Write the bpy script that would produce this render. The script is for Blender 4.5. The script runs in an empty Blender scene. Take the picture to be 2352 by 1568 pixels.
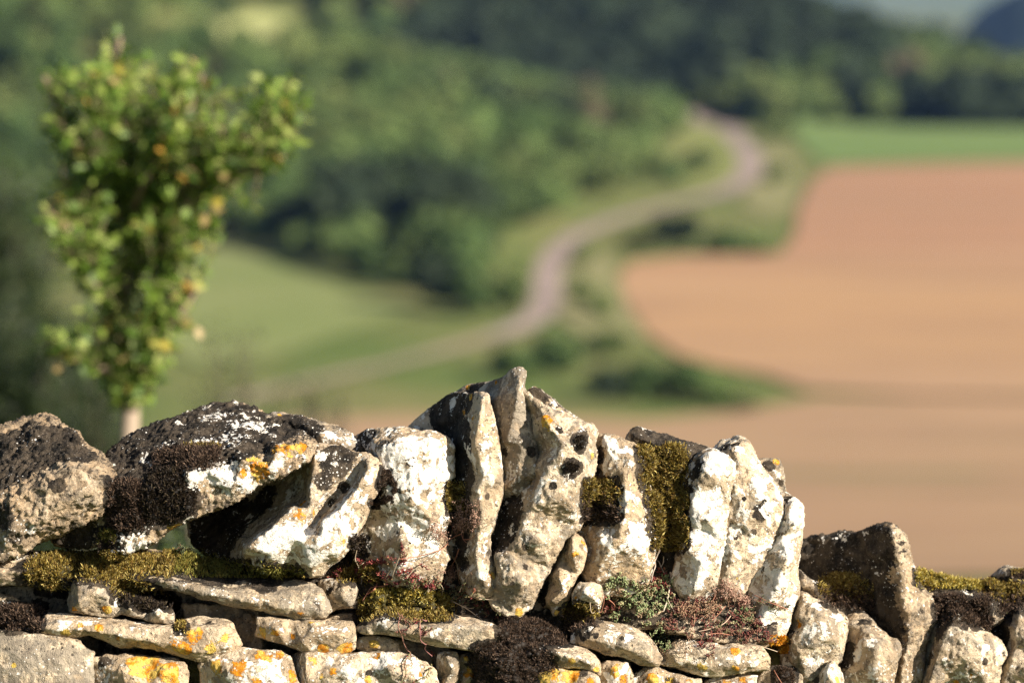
import bpy, bmesh, math, random
import numpy as np
from mathutils import Vector, Matrix, noise
from mathutils.geometry import delaunay_2d_cdt
from mathutils.kdtree import KDTree

random.seed(11)
R = math.radians
SC = bpy.context.scene
COL = SC.collection

# ------------------------------------------------------------------ camera
CAM = Vector((0.0, 0.0, 1.65))
PITCH = R(6.5)
LENS = 135.0
FPX = LENS / 36.0 * 2352.0
FW = Vector((0, math.cos(PITCH), -math.sin(PITCH)))
UP = Vector((0, math.sin(PITCH), math.cos(PITCH)))
RT = Vector((1, 0, 0))
WALL_D = 7.5

def ray(px, py):
    return FW + RT * ((px - 1176) / FPX) - UP * ((py - 784) / FPX)

def P(px, py, d):
    return CAM + ray(px, py) * d

cam_data = bpy.data.cameras.new('camera')
cam = bpy.data.objects.new('camera', cam_data)
COL.objects.link(cam)
cam.location = CAM
cam.rotation_euler = (R(90) - PITCH, 0, 0)
cam_data.lens = LENS
cam_data.sensor_width = 36
cam_data.clip_start = 0.1
cam_data.clip_end = 30000
cam_data.dof.use_dof = True
cam_data.dof.focus_distance = WALL_D + 0.0
cam_data.dof.aperture_fstop = 2.45
SC.camera = cam

# tracing frames: every outline was measured in one of these enlargements of the photograph
CROPS = {'O': (0, 0, 1.0), 'A': (0, 861.3, .4509), 'B': (574.2, 803.9, .4874), 'C': (1148.4, 803.9, .4874),
         'D': (1722.7, 976.2, .37755), 'E': (746.5, 1177.1, .24944), 'F': (1320.7, 1234.6, .21973)}

def ov(c, x, y):
    ox, oy, s = CROPS[c]
    return ox + x * s, oy + y * s

def wall_depth(px):
    """The wall runs a little away from the lens towards its low end."""
    return WALL_D + 0.26 * max(0.0, (px - 1350) / 1000.0)

# ------------------------------------------------------------------ helpers
def link(name, me, mat=None, parent=None):
    o = bpy.data.objects.new(name, me)
    COL.objects.link(o)
    if mat is not None:
        me.materials.append(mat)
    if parent is not None:
        o.parent = parent
    return o

def tag(o, label=None, cat=None, group=None, kind=None):
    if label: o['label'] = label
    if cat: o['category'] = cat
    if group: o['group'] = group
    if kind: o['kind'] = kind
    return o

def empty(name, loc):
    o = bpy.data.objects.new(name, None)
    o.empty_display_size = 0.1
    COL.objects.link(o)
    o.location = loc
    return o

def mesh_np(name, V, F, smooth=True, attrs=None):
    """V (n,3); F a list of faces or an int array (m,k)."""
    me = bpy.data.meshes.new(name)
    V = np.asarray(V, dtype=np.float32)
    if isinstance(F, np.ndarray):
        m, k = F.shape
        me.vertices.add(len(V)); me.vertices.foreach_set('co', V.ravel())
        me.loops.add(m * k); me.loops.foreach_set('vertex_index', F.astype(np.int32).ravel())
        me.polygons.add(m)
        me.polygons.foreach_set('loop_start', np.arange(0, m * k, k, dtype=np.int32))
        me.polygons.foreach_set('loop_total', np.full(m, k, dtype=np.int32))
        me.update(calc_edges=True)
    else:
        me.from_pydata([tuple(v) for v in V], [], F)
        me.update()
    me.polygons.foreach_set('use_smooth', np.full(len(me.polygons), smooth, dtype=bool))
    for n, a in (attrs or {}).items():
        a = np.asarray(a, dtype=np.float32)
        if a.ndim == 1:
            at = me.attributes.new(n, 'FLOAT', 'POINT'); at.data.foreach_set('value', a)
        else:
            at = me.attributes.new(n, 'FLOAT_COLOR', 'POINT')
            at.data.foreach_set('color', np.hstack([a, np.ones((len(a), 1), np.float32)]).ravel())
    return me

def join_np(parts):
    """parts: list of (V, F array k=3 or 4 same k). returns stacked V, F."""
    Vs, Fs, n = [], [], 0
    for V, F in parts:
        Vs.append(V); Fs.append(F + n); n += len(V)
    return np.vstack(Vs), np.vstack(Fs)

def shift_origin(o, loc):
    """Put the object's origin at loc without moving its surface."""
    o.data.transform(Matrix.Translation(-Vector(loc)))
    o.location = loc

# ------------------------------------------------------------------ materials
class NT:
    def __init__(s, name):
        s.mat = bpy.data.materials.new(name); s.mat.use_nodes = True
        s.t = s.mat.node_tree; s.t.nodes.clear()
        s.out = s.t.nodes.new('ShaderNodeOutputMaterial')
        s.b = s.t.nodes.new('ShaderNodeBsdfPrincipled')
        s.t.links.new(s.b.outputs[0], s.out.inputs[0])
        s.b.inputs['Roughness'].default_value = .9
        s.b.inputs['Specular IOR Level'].default_value = .2
    def n(s, typ, **kw):
        nd = s.t.nodes.new(typ)
        for k, v in kw.items(): setattr(nd, k, v)
        return nd
    def l(s, a, b): s.t.links.new(a, b)
    def put(s, v, sock):
        if v is None: return
        if hasattr(v, 'is_output'): s.l(v, sock)
        else: sock.default_value = v
    def m(s, op, a, b=None, c=None, clamp=False):
        nd = s.n('ShaderNodeMath', operation=op); nd.use_clamp = clamp
        s.put(a, nd.inputs[0]); s.put(b, nd.inputs[1]); s.put(c, nd.inputs[2])
        return nd.outputs[0]
    def mix(s, f, a, b, blend='MIX'):
        nd = s.n('ShaderNodeMix', data_type='RGBA', blend_type=blend)
        s.put(f, nd.inputs[0])
        s.put(a if hasattr(a, 'is_output') else (*a, 1), nd.inputs[6])
        s.put(b if hasattr(b, 'is_output') else (*b, 1), nd.inputs[7])
        return nd.outputs[2]
    def noise(s, vec, scale, detail=5, rough=.6, dist=0.0):
        nd = s.n('ShaderNodeTexNoise')
        s.put(vec, nd.inputs['Vector']); nd.inputs['Scale'].default_value = scale
        nd.inputs['Detail'].default_value = detail; nd.inputs['Roughness'].default_value = rough
        nd.inputs['Distortion'].default_value = dist
        return nd.outputs[0]
    def vor(s, vec, scale, feature='F1', out=0):
        nd = s.n('ShaderNodeTexVoronoi', feature=feature)
        s.put(vec, nd.inputs['Vector']); nd.inputs['Scale'].default_value = scale
        return nd.outputs[out]
    def step(s, v, lo, hi):
        nd = s.n('ShaderNodeMapRange', interpolation_type='SMOOTHSTEP')
        s.put(v, nd.inputs[0]); nd.inputs[1].default_value = lo; nd.inputs[2].default_value = hi
        return nd.outputs[0]
    def attr(s, name, typ='GEOMETRY', out='Fac'):
        nd = s.n('ShaderNodeAttribute', attribute_type=typ, attribute_name=name)
        return nd.outputs[out]

def stone_material():
    s = NT('lichened limestone')
    tc = s.n('ShaderNodeTexCoord').outputs['Object']
    oi = s.n('ShaderNodeObjectInfo').outputs['Random']
    add = s.n('ShaderNodeVectorMath', operation='ADD')
    comb = s.n('ShaderNodeCombineXYZ')
    for i, k in enumerate((37.0, 91.0, 53.0)): s.l(s.m('MULTIPLY', oi, k), comb.inputs[i])
    s.l(tc, add.inputs[0]); s.l(comb.outputs[0], add.inputs[1])
    v = add.outputs[0]
    geo = s.n('ShaderNodeNewGeometry')
    sep = s.n('ShaderNodeSeparateXYZ'); s.l(geo.outputs['True Normal'], sep.inputs[0])
    up = sep.outputs[2]
    n1 = s.noise(v, 7, 6, .65)
    n2 = s.noise(v, 30, 7, .64, .3)
    n3 = s.noise(v, 190, 4, .75)
    n4 = s.noise(v, 24, 9, .74, .5)
    # bare limestone: ochre to grey, finely mottled
    tone = s.attr('tone', 'OBJECT')
    base = s.mix(s.step(s.m('ADD', n1, tone), .36, .68), (.60, .50, .365), (.47, .335, .20))
    base = s.mix(s.m('MULTIPLY', s.step(s.noise(v, 10, 9, .72, .6), .525, .555), .85), base, (.33, .245, .155))
    base = s.mix(s.m('MULTIPLY', s.step(n2, .52, .57), .9), base, (.27, .20, .13))
    base = s.mix(s.m('MULTIPLY', s.step(s.noise(v, 62, 5, .66), .57, .61), .85), base, (.13, .098, .066))
    base = s.mix(s.m('MULTIPLY', s.step(n3, .40, .66), .25), base, (.62, .54, .42))
    grey = s.attr('grey', 'OBJECT')
    base = s.mix(s.m('MULTIPLY', s.step(s.m('ADD', n4, grey), .53, .64), .75), base, (.20, .175, .14))
    brown = s.attr('brown', 'OBJECT')
    base = s.mix(brown, base, s.mix(s.step(n4, .40, .60), (.20, .125, .065), (.12, .08, .045)))
    # pits and small black dots of lichen
    dots = s.step(s.m('ADD', s.vor(v, 85), s.m('MULTIPLY', s.noise(v, 22, 3, .5), .55)), .44, .35)
    base = s.mix(s.m('MULTIPLY', dots, .85), base, (.06, .05, .04))
    # dark crust that grows on weather faces; k patches also paint shade on left faces
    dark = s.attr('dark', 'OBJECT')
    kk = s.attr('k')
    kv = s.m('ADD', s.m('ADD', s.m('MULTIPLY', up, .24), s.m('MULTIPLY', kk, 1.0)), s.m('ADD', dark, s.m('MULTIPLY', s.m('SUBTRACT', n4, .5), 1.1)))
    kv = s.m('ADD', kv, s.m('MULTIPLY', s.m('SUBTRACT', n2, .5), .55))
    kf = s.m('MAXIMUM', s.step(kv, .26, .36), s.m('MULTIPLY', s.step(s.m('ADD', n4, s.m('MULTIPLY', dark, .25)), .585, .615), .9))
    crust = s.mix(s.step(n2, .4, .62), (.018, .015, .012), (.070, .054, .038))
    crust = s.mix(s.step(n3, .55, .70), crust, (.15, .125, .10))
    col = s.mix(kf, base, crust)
    # white crustose lichen: islands with crisp lobed edges
    white = s.attr('white', 'OBJECT')
    ww = s.attr('w')
    d1 = s.m('ADD', s.m('MULTIPLY', s.noise(v, 36, 7, .66, .5), 2.0), -.5)
    d2 = s.vor(v, 80, 'SMOOTH_F1')
    wv = s.m('ADD', s.m('ADD', s.m('SUBTRACT', s.m('MULTIPLY', d1, .62), .11), s.m('MULTIPLY', s.noise(v, 13, 6, .68, .3), .60)), s.m('ADD', s.m('MULTIPLY', white, .9), s.m('MULTIPLY', ww, .17)))
    wv = s.m('ADD', wv, s.m('MULTIPLY', s.m('SUBTRACT', .4, d2), .16))
    wv = s.m('SUBTRACT', wv, s.m('MULTIPLY', kf, .045))
    wf = s.step(wv, .650, .668)
    wcol = s.mix(s.m('MULTIPLY', s.step(n3, .48, .66), .6), (.86, .81, .72), (.62, .57, .48))
    wcol = s.mix(s.m('MULTIPLY', s.step(n2, .56, .72), .6), wcol, (.42, .38, .31))
    col = s.mix(wf, col, wcol)
    # tiny white speckles
    sp = s.m('ADD', s.m('MULTIPLY', s.vor(v, 120), -1), s.m('ADD', s.m('MULTIPLY', s.noise(v, 11, 4, .6, .3), 1.0), s.m('ADD', s.m('MULTIPLY', ww, .35), s.m('MULTIPLY', white, .25))))
    sf = s.step(sp, .40, .46)
    col = s.mix(s.m('MULTIPLY', sf, .9), col, (.74, .72, .68))
    # orange lichen
    oo = s.attr('o'); orange = s.attr('orange', 'OBJECT')
    add2 = s.n('ShaderNodeVectorMath', operation='ADD'); s.l(v, add2.inputs[0]); add2.inputs[1].default_value = (7.3, 2.9, 5.1)
    v2 = add2.outputs[0]
    ov_ = s.m('ADD', s.noise(v2, 30, 8, .74, .4), s.m('ADD', s.m('MULTIPLY', oo, .36), s.m('MULTIPLY', orange, .5)))
    of = s.step(ov_, .70, .735)
    of = s.m('MULTIPLY', of, s.step(s.noise(v2, 110, 5, .7), .36, .44))
    ocol = s.mix(s.step(n2, .44, .56), (.66, .46, .10), (.58, .22, .012))
    ocol = s.mix(s.m('MULTIPLY', s.step(n3, .55, .7), .7), ocol, (.66, .52, .22))
    col = s.mix(of, col, ocol)
    s.l(col, s.b.inputs['Base Color'])
    h = s.m('ADD', s.m('MULTIPLY', s.noise(v, 60, 7, .68), .8), s.m('ADD', s.m('MULTIPLY', n3, .16), s.m('MULTIPLY', s.noise(v, 420, 3, .7), .04)))
    h = s.m('ADD', h, s.m('MULTIPLY', s.noise(v, 26, 7, .7, .3), 1.1))
    h = s.m('ADD', h, s.m('MULTIPLY', s.m('ADD', wf, of), .14))
    h = s.m('SUBTRACT', h, s.m('MULTIPLY', dots, .12))
    bp = s.n('ShaderNodeBump'); bp.inputs['Strength'].default_value = 1.0; bp.inputs['Distance'].default_value = .013
    s.l(h, bp.inputs['Height']); s.l(bp.outputs[0], s.b.inputs['Normal'])
    s.b.inputs['Roughness'].default_value = .95
    return s.mat

def col_material(name, rough=.7, spec=.25, trans=0.0, gain=1.0):
    """Surface colour carried per point by the attribute 'Col' (leaf by leaf variation)."""
    s = NT(name)
    c = s.attr('Col', out='Color')
    s.l(c, s.b.inputs['Base Color'])
    s.b.inputs['Roughness'].default_value = rough
    s.b.inputs['Specular IOR Level'].default_value = spec
    if trans > 0:
        tr = s.n('ShaderNodeBsdfTranslucent'); s.l(c, tr.inputs[0])
        mx = s.n('ShaderNodeMixShader'); mx.inputs[0].default_value = trans
        s.l(s.b.outputs[0], mx.inputs[1]); s.l(tr.outputs[0], mx.inputs[2]); s.l(mx.outputs[0], s.out.inputs[0])
    return s.mat

def ground_material(name, ca, cb, cc=None, scale=.05, stretch=(1, 1, 1), fine=.6):
    s = NT(name)
    tc = s.n('ShaderNodeTexCoord').outputs['Object']
    mp = s.n('ShaderNodeMapping'); mp.inputs['Scale'].default_value = stretch
    s.l(tc, mp.inputs[0]); v = mp.outputs[0]
    n1 = s.noise(v, scale, 6, .62)
    n2 = s.noise(v, scale * 9, 5, .65)
    c = s.mix(s.step(n1, .38, .62), ca, cb)
    if cc is not None:
        c = s.mix(s.m('MULTIPLY', s.step(n2, .5, .66), fine), c, cc)
    s.l(c, s.b.inputs['Base Color'])
    bp = s.n('ShaderNodeBump'); bp.inputs['Strength'].default_value = .5; bp.inputs['Distance'].default_value = .3
    s.l(n2, bp.inputs['Height']); s.l(bp.outputs[0], s.b.inputs['Normal'])
    s.b.inputs['Roughness'].default_value = 1.0
    s.b.inputs['Specular IOR Level'].default_value = .05
    return s.mat

def plain(name, c1, c2, scale=20, rough=.9):
    s = NT(name)
    tc = s.n('ShaderNodeTexCoord').outputs['Object']
    n1 = s.noise(tc, scale, 6, .65)
    s.l(s.mix(s.step(n1, .35, .65), c1, c2), s.b.inputs['Base Color'])
    bp = s.n('ShaderNodeBump'); bp.inputs['Strength'].default_value = .6; bp.inputs['Distance'].default_value = .01
    s.l(n1, bp.inputs['Height']); s.l(bp.outputs[0], s.b.inputs['Normal'])
    s.b.inputs['Roughness'].default_value = rough
    return s.mat

M_STONE = stone_material()
M_MOSS = col_material('moss leaflets', .65, .3, .25)
M_SEDUM = col_material('sedum leaves', .5, .35, .12)
M_STEM = col_material('dry stems', .8, .2)
M_LEAF = col_material('tree leaves', .5, .35, .35)
M_BARK = plain('pale bark', (.40, .32, .26), (.24, .19, .15), 30)
M_DARKBARK = plain('dark bark', (.09, .07, .05), (.05, .04, .03), 20)

# ------------------------------------------------------------------ dry stone wall
TEX = {}
def tex(name, typ, size, **kw):
    if name not in TEX:
        t = bpy.data.textures.new(name, typ); t.noise_scale = size
        for k, v in kw.items(): setattr(t, k, v)
        TEX[name] = t
    return TEX[name]

STONES = []
PATCHES = []     # (object, kind, px, py, radius in px, amount)

def idw(px, py, pts):
    if not pts: return 0.0
    sw = sv = 0.0
    for x, y, d in pts:
        w = 1.0 / ((x - px) ** 2 + (y - py) ** 2 + 4.0) ** 1.5
        sw += w; sv += w * d
    return sv / sw

def inside(poly, x, y):
    c = False; n = len(poly)
    for i in range(n):
        x1, y1 = poly[i][:2]; x2, y2 = poly[i - 1][:2]
        if (y1 > y) != (y2 > y) and x < (x2 - x1) * (y - y1) / (y2 - y1) + x1: c = not c
    return c

def edge_dist(poly, x, y):
    best = 1e9; n = len(poly)
    for i in range(n):
        x1, y1 = poly[i][:2]; x2, y2 = poly[i - 1][:2]
        dx, dy = x2 - x1, y2 - y1
        t = max(0, min(1, ((x - x1) * dx + (y - y1) * dy) / (dx * dx + dy * dy + 1e-9)))
        best = min(best, math.hypot(x - x1 - t * dx, y - y1 - t * dy))
    return best

def grow(out, g):
    n = len(out); res = []
    area = sum(out[i - 1][0] * out[i][1] - out[i][0] * out[i - 1][1] for i in range(n))
    sg = 1 if area > 0 else -1
    for i in range(n):
        x0, y0 = out[i - 1][:2]; x1, y1 = out[(i + 1) % n][:2]
        L = math.hypot(x1 - x0, y1 - y0) + 1e-6
        res.append((out[i][0] + sg * (y1 - y0) / L * g, out[i][1] - sg * (x1 - x0) / L * g, out[i][2]))
    return res

def stone(name, label, c, d0, outline, inner=(), lines=(), thick=26, voxel=.0037, lump=1.0, bevel=.5, facet=.8, swell=2.6,
          group=None, patches=(), **at):
    rnd = random.Random(label)
    sc = CROPS[c][2]
    known, pts = [], []
    for p in outline:
        x, y = ov(c, p[0], p[1])
        pts.append((x, y, p[2] if len(p) > 2 else None))
        if len(p) > 2: known.append((x, y, p[2]))
    inn = []
    inner = list(inner)
    for ln in lines:                       # crest lines: points every few centimetres
        for a, b in zip(ln[:-1], ln[1:]):
            k = max(1, int(math.hypot(b[0] - a[0], b[1] - a[1]) * sc / 20))
            for j in range(k):
                t = j / k
                inner.append((a[0] + (b[0] - a[0]) * t, a[1] + (b[1] - a[1]) * t, a[2] + (b[2] - a[2]) * t + rnd.uniform(-.12, .12)))
        inner.append(ln[-1])
    for p in inner:
        x, y = ov(c, p[0], p[1]); inn.append((x, y, p[2])); known.append((x, y, p[2]))
    # break long edges with a little jitter
    out = []
    n = len(pts)
    for i in range(n):
        x1, y1, d1 = pts[i]; x2, y2, d2 = pts[(i + 1) % n]
        out.append((x1, y1, d1))
        L = math.hypot(x2 - x1, y2 - y1)
        k = int(L // 26)
        for j in range(1, k + 1):
            t = j / (k + 1); a = rnd.uniform(-2.6, 2.6)
            nx, ny = -(y2 - y1) / L, (x2 - x1) / L
            dd = None if d1 is None or d2 is None else d1 + (d2 - d1) * t
            out.append((x1 + (x2 - x1) * t + nx * a, y1 + (y2 - y1) * t + ny * a, dd))
    out = grow(out, swell)
    poly = [(x, y) for x, y, d in out]
    V2, D = [], []
    for x, y, d in out:
        V2.append((x, y)); D.append(d if d is not None else idw(x, y, known) + bevel)
    for x, y, d in inn:
        if inside(poly, x, y): V2.append((x, y)); D.append(d)
    # a few chamfered edge points
    n = len(out)
    area = sum(poly[i - 1][0] * poly[i][1] - poly[i][0] * poly[i - 1][1] for i in range(n))
    sg = 1 if area > 0 else -1
    for i in range(n):
        x0, y0 = poly[i - 1]; x1, y1 = poly[(i + 1) % n]
        L = math.hypot(x1 - x0, y1 - y0) + 1e-6
        off = rnd.uniform(5, 10)
        x = poly[i][0] - sg * (y1 - y0) / L * off; y = poly[i][1] + sg * (x1 - x0) / L * off
        if rnd.random() < .3 and inside(poly, x, y) and edge_dist(poly, x, y) > off * .6 and all((x - a) ** 2 + (y - b) ** 2 > 60 for a, b in V2):
            V2.append((x, y)); D.append(idw(x, y, known) + rnd.uniform(-.2, .35))
    # facets
    xs = [p[0] for p in poly]; ys = [p[1] for p in poly]
    for _ in range(int((max(xs) - min(xs)) * (max(ys) - min(ys)) / 900) + 6):
        x, y = rnd.uniform(min(xs), max(xs)), rnd.uniform(min(ys), max(ys))
        if inside(poly, x, y) and edge_dist(poly, x, y) > 13 and all((x - a) ** 2 + (y - b) ** 2 > 1900 for a, b in V2):
            V2.append((x, y)); D.append(idw(x, y, known) + rnd.uniform(-facet, facet) * .6)
    vs, es, fs, ovv, oe, of = delaunay_2d_cdt([Vector(p) for p in V2], [], [list(range(n))], 1, .01)
    DD = []
    for k, vv in enumerate(vs):
        src = ovv[k]
        DD.append(D[src[0]] if src else idw(vv[0], vv[1], known))
    cx, cy = sum(xs) / n, sum(ys) / n
    wd = wall_depth(cx) + d0 / 100
    bm = bmesh.new()
    fv = [bm.verts.new(P(v[0], v[1], wd + d / 100)) for v, d in zip(vs, DD)]
    for f in fs:
        if len(set(f)) >= 3:
            try: bm.faces.new([fv[i] for i in f])
            except ValueError: pass
    # close the back: two shrinking rings behind the outline
    ring = []
    for i in range(n):
        k = next((q for q in range(len(vs)) if i in ovv[q]), None)
        if k is not None and (not ring or ring[-1] != k): ring.append(k)
    prev = [fv[k] for k in ring]
    mxd = max(DD)
    for t, s_ in ((.45, .985), (.85, .93), (1.0, .78)):
        cur = []
        for k in ring:
            x, y = vs[k]
            dep = DD[k] + (max(thick, mxd + 4) - DD[k]) * t + rnd.uniform(-.8, .8)
            x2 = cx + (x - cx) * s_; y2 = cy + (y - cy) * s_
            q = P(x2, y2, wd + dep / 100)
            cur.append(bm.verts.new(q))
        m_ = len(ring)
        for i in range(m_):
            try: bm.faces.new((prev[i], prev[(i + 1) % m_], cur[(i + 1) % m_], cur[i]))
            except ValueError: pass
        prev = cur
    try: bm.faces.new(prev)
    except ValueError: pass
    bmesh.ops.triangulate(bm, faces=[f for f in bm.faces if len(f.verts) > 4])
    bmesh.ops.recalc_face_normals(bm, faces=bm.faces)
    me = bpy.data.meshes.new(name); bm.to_mesh(me); bm.free()
    o = link(name, me, M_STONE)
    md = o.modifiers.new('a', 'REMESH'); md.mode = 'VOXEL'; md.voxel_size = voxel; md.use_smooth_shade = True
    md = o.modifiers.new('b', 'SMOOTH'); md.factor = .5; md.iterations = 1
    def disp(t, st, mid=.5):
        md = o.modifiers.new('d', 'DISPLACE'); md.texture = t; md.texture_coords = 'GLOBAL'; md.strength = st * lump; md.mid_level = mid
    disp(tex('lumps', 'CLOUDS', .11, noise_depth=2), .0035, .45)
    disp(tex('ridges', 'MUSGRAVE', .05, musgrave_type='RIDGED_MULTIFRACTAL', octaves=5, lacunarity=2.1), .0020, .6)
    disp(tex('grain', 'CLOUDS', .018, noise_depth=6), .0046)
    disp(tex('pits', 'MUSGRAVE', .014, musgrave_type='RIDGED_MULTIFRACTAL', octaves=4, lacunarity=2.2), .0026)
    for k in ('tone', 'grey', 'dark', 'white', 'orange', 'brown'):
        o[k] = float(at.get(k, 0.0))
    tag(o, label, 'stone', group or ('coping stones set along the wall top' if name == 'coping_stone' else 'flat stones laid in the wall face'))
    for p in patches:
        kind, x, y, r, a = p
        x, y = ov(c, x, y)
        PATCHES.append((o, kind, x, y, r * sc, a))
    STONES.append(o)
    return o
# ---- coping stones, traced one by one (x, y in the enlargement, depth in centimetres)
CS, WS = 'coping_stone', 'wall_stone'
stone(CS, 'big rough brown boulder at the far left end of the wall top', 'A', -3,
      [(-90,265,22),(0,270,22),(120,225,24),(230,208,24),(285,225,22),(300,255,20),(345,280,16),(395,290,13),(410,340,10),(460,385,10),(515,410,12),(550,450,10),(572,520,6),(574,600,3),(545,650,2),(510,690,2),(440,730,2),(390,745,2),(330,785,2),(280,810,2),(190,835,2),(120,890,1),(40,925,1),(0,935,1),(-90,935,1)],
      [(0,640,0),(140,600,-1),(290,540,-2),(400,470,0),(480,430,5),(330,330,12),(200,300,14),(60,380,12),(0,480,7),(180,460,6),(330,640,-3),(450,600,-2),(520,520,1),(200,740,-2),(60,780,-2),(380,560,-2)],
      thick=34, lump=2.3, tone=.06, brown=.38, grey=.06, dark=.06, white=-.10, orange=-.1, facet=1.6,
      patches=[('w',155,790,45,1.1),('w',370,300,40,.7),('k',40,420,220,.8),('k',220,360,180,.8),('k',400,400,90,.7),('k',20,720,60,.9),('k',260,380,50,.8),('w',510,665,18,1),('w',20,830,30,.6),('k',290,560,40,.8)])
stone(CS, 'long dark leaning slab speckled with white lichen on its top', 'O', -4,
      [(250,1042,20),(300,1004,22),(370,972,26),(440,946,28),(500,930,30),(560,933,30),(600,948,26),(612,966,22),(650,976,19),(700,1000,14),(723,1022,6),(702,1056,2),(660,1080,2),(600,1110,2),(540,1145,2),(480,1170,2),(430,1190,2),(390,1207,2),(350,1240,2),(300,1262,2),(250,1272,2),(232,1262,4),(240,1244,5),(190,1252,10),(125,1243,12),(135,1215,12),(180,1200,10),(240,1150,8),(258,1110,7),(250,1070,12)],
      [(690,1020,3),(640,1038,0),(560,1058,-1),(470,1075,-1),(430,1088,-1),(415,1110,0),(380,1130,0),(300,1130,2),(560,985,14),(480,1000,14),(400,1010,13),(330,1040,12),(300,1080,8),(600,1000,12),(380,1075,5),(520,1035,5),(430,1150,0),(540,1110,-1),(620,1075,-1),(330,1200,1),(280,1240,0),(200,1225,10)],
      thick=40, lump=1.9, tone=.05, brown=.25, grey=.05, dark=.13, white=.03, orange=-.04, facet=1.0,
      patches=[('w',510,1090,55,1.3),('w',570,1100,45,1.2),('w',450,1095,32,1.4),('w',630,1070,40,1.0),('w',300,1255,40,1.1),('w',560,975,60,1.2),('w',530,1005,60,1.1),('w',490,958,40,.9),('w',600,985,40,1.0),('w',470,1010,30,.6),('k',400,1000,150,.9),('k',330,1050,110,.9),('k',480,960,110,.8),('k',560,1000,80,.8),('k',620,985,60,.7),('k',520,1040,60,.8),('o',590,1075,38,1.0),('o',650,1030,36,1.1),('o',690,1022,22,1.1),('o',560,1085,20,1.1),('o',400,1205,30,.7),('k',300,1130,50,.8),('k',180,1225,60,.6),('w',400,1170,22,.6)])
stone(CS, 'rounded grey stone peeking out behind the long speckled slab', 'B', 8,
      [(70,312,10),(150,303,12),(250,320,10),(330,345,6),(400,360,5),(460,395,4),(510,430,3),(575,488,3),(575,540,3),(480,560,3),(380,560,4),(300,560,6),(200,480,8),(120,400,10)],
      [(330,400,0),(460,450,0),(250,345,5),(150,330,8)], thick=24, tone=.0, grey=.12, dark=.02, white=.02,
      patches=[('w',375,400,40,1.2),('w',450,430,35,1.0),('o',140,306,20,.9),('k',200,330,90,.9),('k',280,380,60,.8)])
stone(CS, 'wedge shaped stone with chalky white lower face under the leaning slab', 'B', -2,
      [(620,560,0),(626,600,0),(600,660,0),(560,740,1),(545,790,0),(500,870,-1),(470,920,-2),(440,960,-2),(410,990,-2),(375,1002,-1),(340,1055,-1),(290,1063,-1),(240,1050,0),(200,1022,1),(130,1045,1),(60,1028,1),(0,1012,7),(-68,1030,13),(-160,997,19),(-206,960,23),(-253,923,27),(-285,876,30),(-292,821,32),(-270,785,32),(-160,730,31),(-60,685,29),(0,650,26),(100,595,22),(200,540,16),(260,490,9),(330,447,6),(380,458,5),(440,465,4),(500,490,3),(560,488,3),(600,518,2)],
      [(305,500,3),(300,560,1),(283,650,0),(200,750,-2),(88,850,-4),(-20,935,-4),(50,1010,-3),(270,560,11),(258,640,12),(180,720,12),(70,820,12),(-45,915,12),(0,985,7),(480,640,2.5),(420,690,3.5),(350,765,4),(325,810,3),(400,560,1.5),(350,650,0),(280,750,-1.5),(560,560,-2),(500,660,-4),(420,750,-5),(340,810,-5.5),(330,880,-6),(400,950,-5),(250,900,-5),(280,1000,-4),(110,960,-5),(80,1010,-2),(540,700,-2),(440,870,-5),(200,880,-5),(-60,840,19),(-120,900,21),(60,740,19),(150,640,17),(-180,850,26)],
      thick=30, lump=.9, tone=.0, grey=-.02, dark=-.22, white=.06, orange=-.03, facet=.7,
      patches=[('w',160,900,120,1.3),('w',40,960,70,1.3),('w',430,800,110,1.1),('w',300,980,90,1.3),('w',500,690,50,1.0),('w',560,600,45,.9),('w',340,510,32,1.3),('w',270,850,60,1.2),('k',410,520,90,.9),('k',360,620,60,.6),('k',440,640,40,.7),('k',470,480,50,.5),('k',380,720,30,.6),('o',240,780,50,.8),('o',300,770,30,.8),('o',540,555,30,.9),('o',250,720,30,.8),('o',440,900,22,.9),('k',-150,870,230,1),('k',60,720,120,.55)])  # the last k patches paint the slab's shadow into the left hollow
stone(CS, 'broad pale stone blotched with white lichen, a ring of dark moss on its edge', 'B', 1,
      [(500,412,11),(560,383,9),(610,375,7),(700,371,4),(780,385,3),(860,386,2),(930,420,2),(957,460,2),(955,590,2),(930,640,2),(925,700,1),(935,800,1),(910,860,1),(915,920,1),(935,980,1),(900,1040,1),(890,1110,2),(830,1140,2),(740,1130,2),(640,1080,2),(560,1040,3),(500,980,5),(500,900,5),(540,830,4),(555,740,4),(590,660,4),(610,600,4),(600,540,4),(580,480,5),(530,440,8)],
      [(600,465,0),(700,430,-2),(850,430,-2),(760,560,-3),(760,700,-4),(720,900,-4),(640,580,-1),(640,720,-1.5),(870,600,-2),(700,1050,-1),(860,800,-3),(880,950,-1)],
      thick=30, lump=.9, tone=.06, grey=.0, dark=-.30, white=.16, orange=-.12, facet=.6, swell=4, bevel=.3,
      patches=[('w',860,440,90,1.0),('w',760,480,80,.8),('w',640,490,60,.9),('w',880,580,80,.9),('w',760,640,60,.7),('w',690,820,60,.8),('w',830,900,60,.6),('w',780,830,60,.8),('k',540,430,80,1),('k',760,530,50,.5),('k',640,440,30,.5),('k',700,830,18,.9),('k',765,870,14,1),('k',755,905,12,1),('k',690,860,12,1),('k',820,520,20,.4)])
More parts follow.
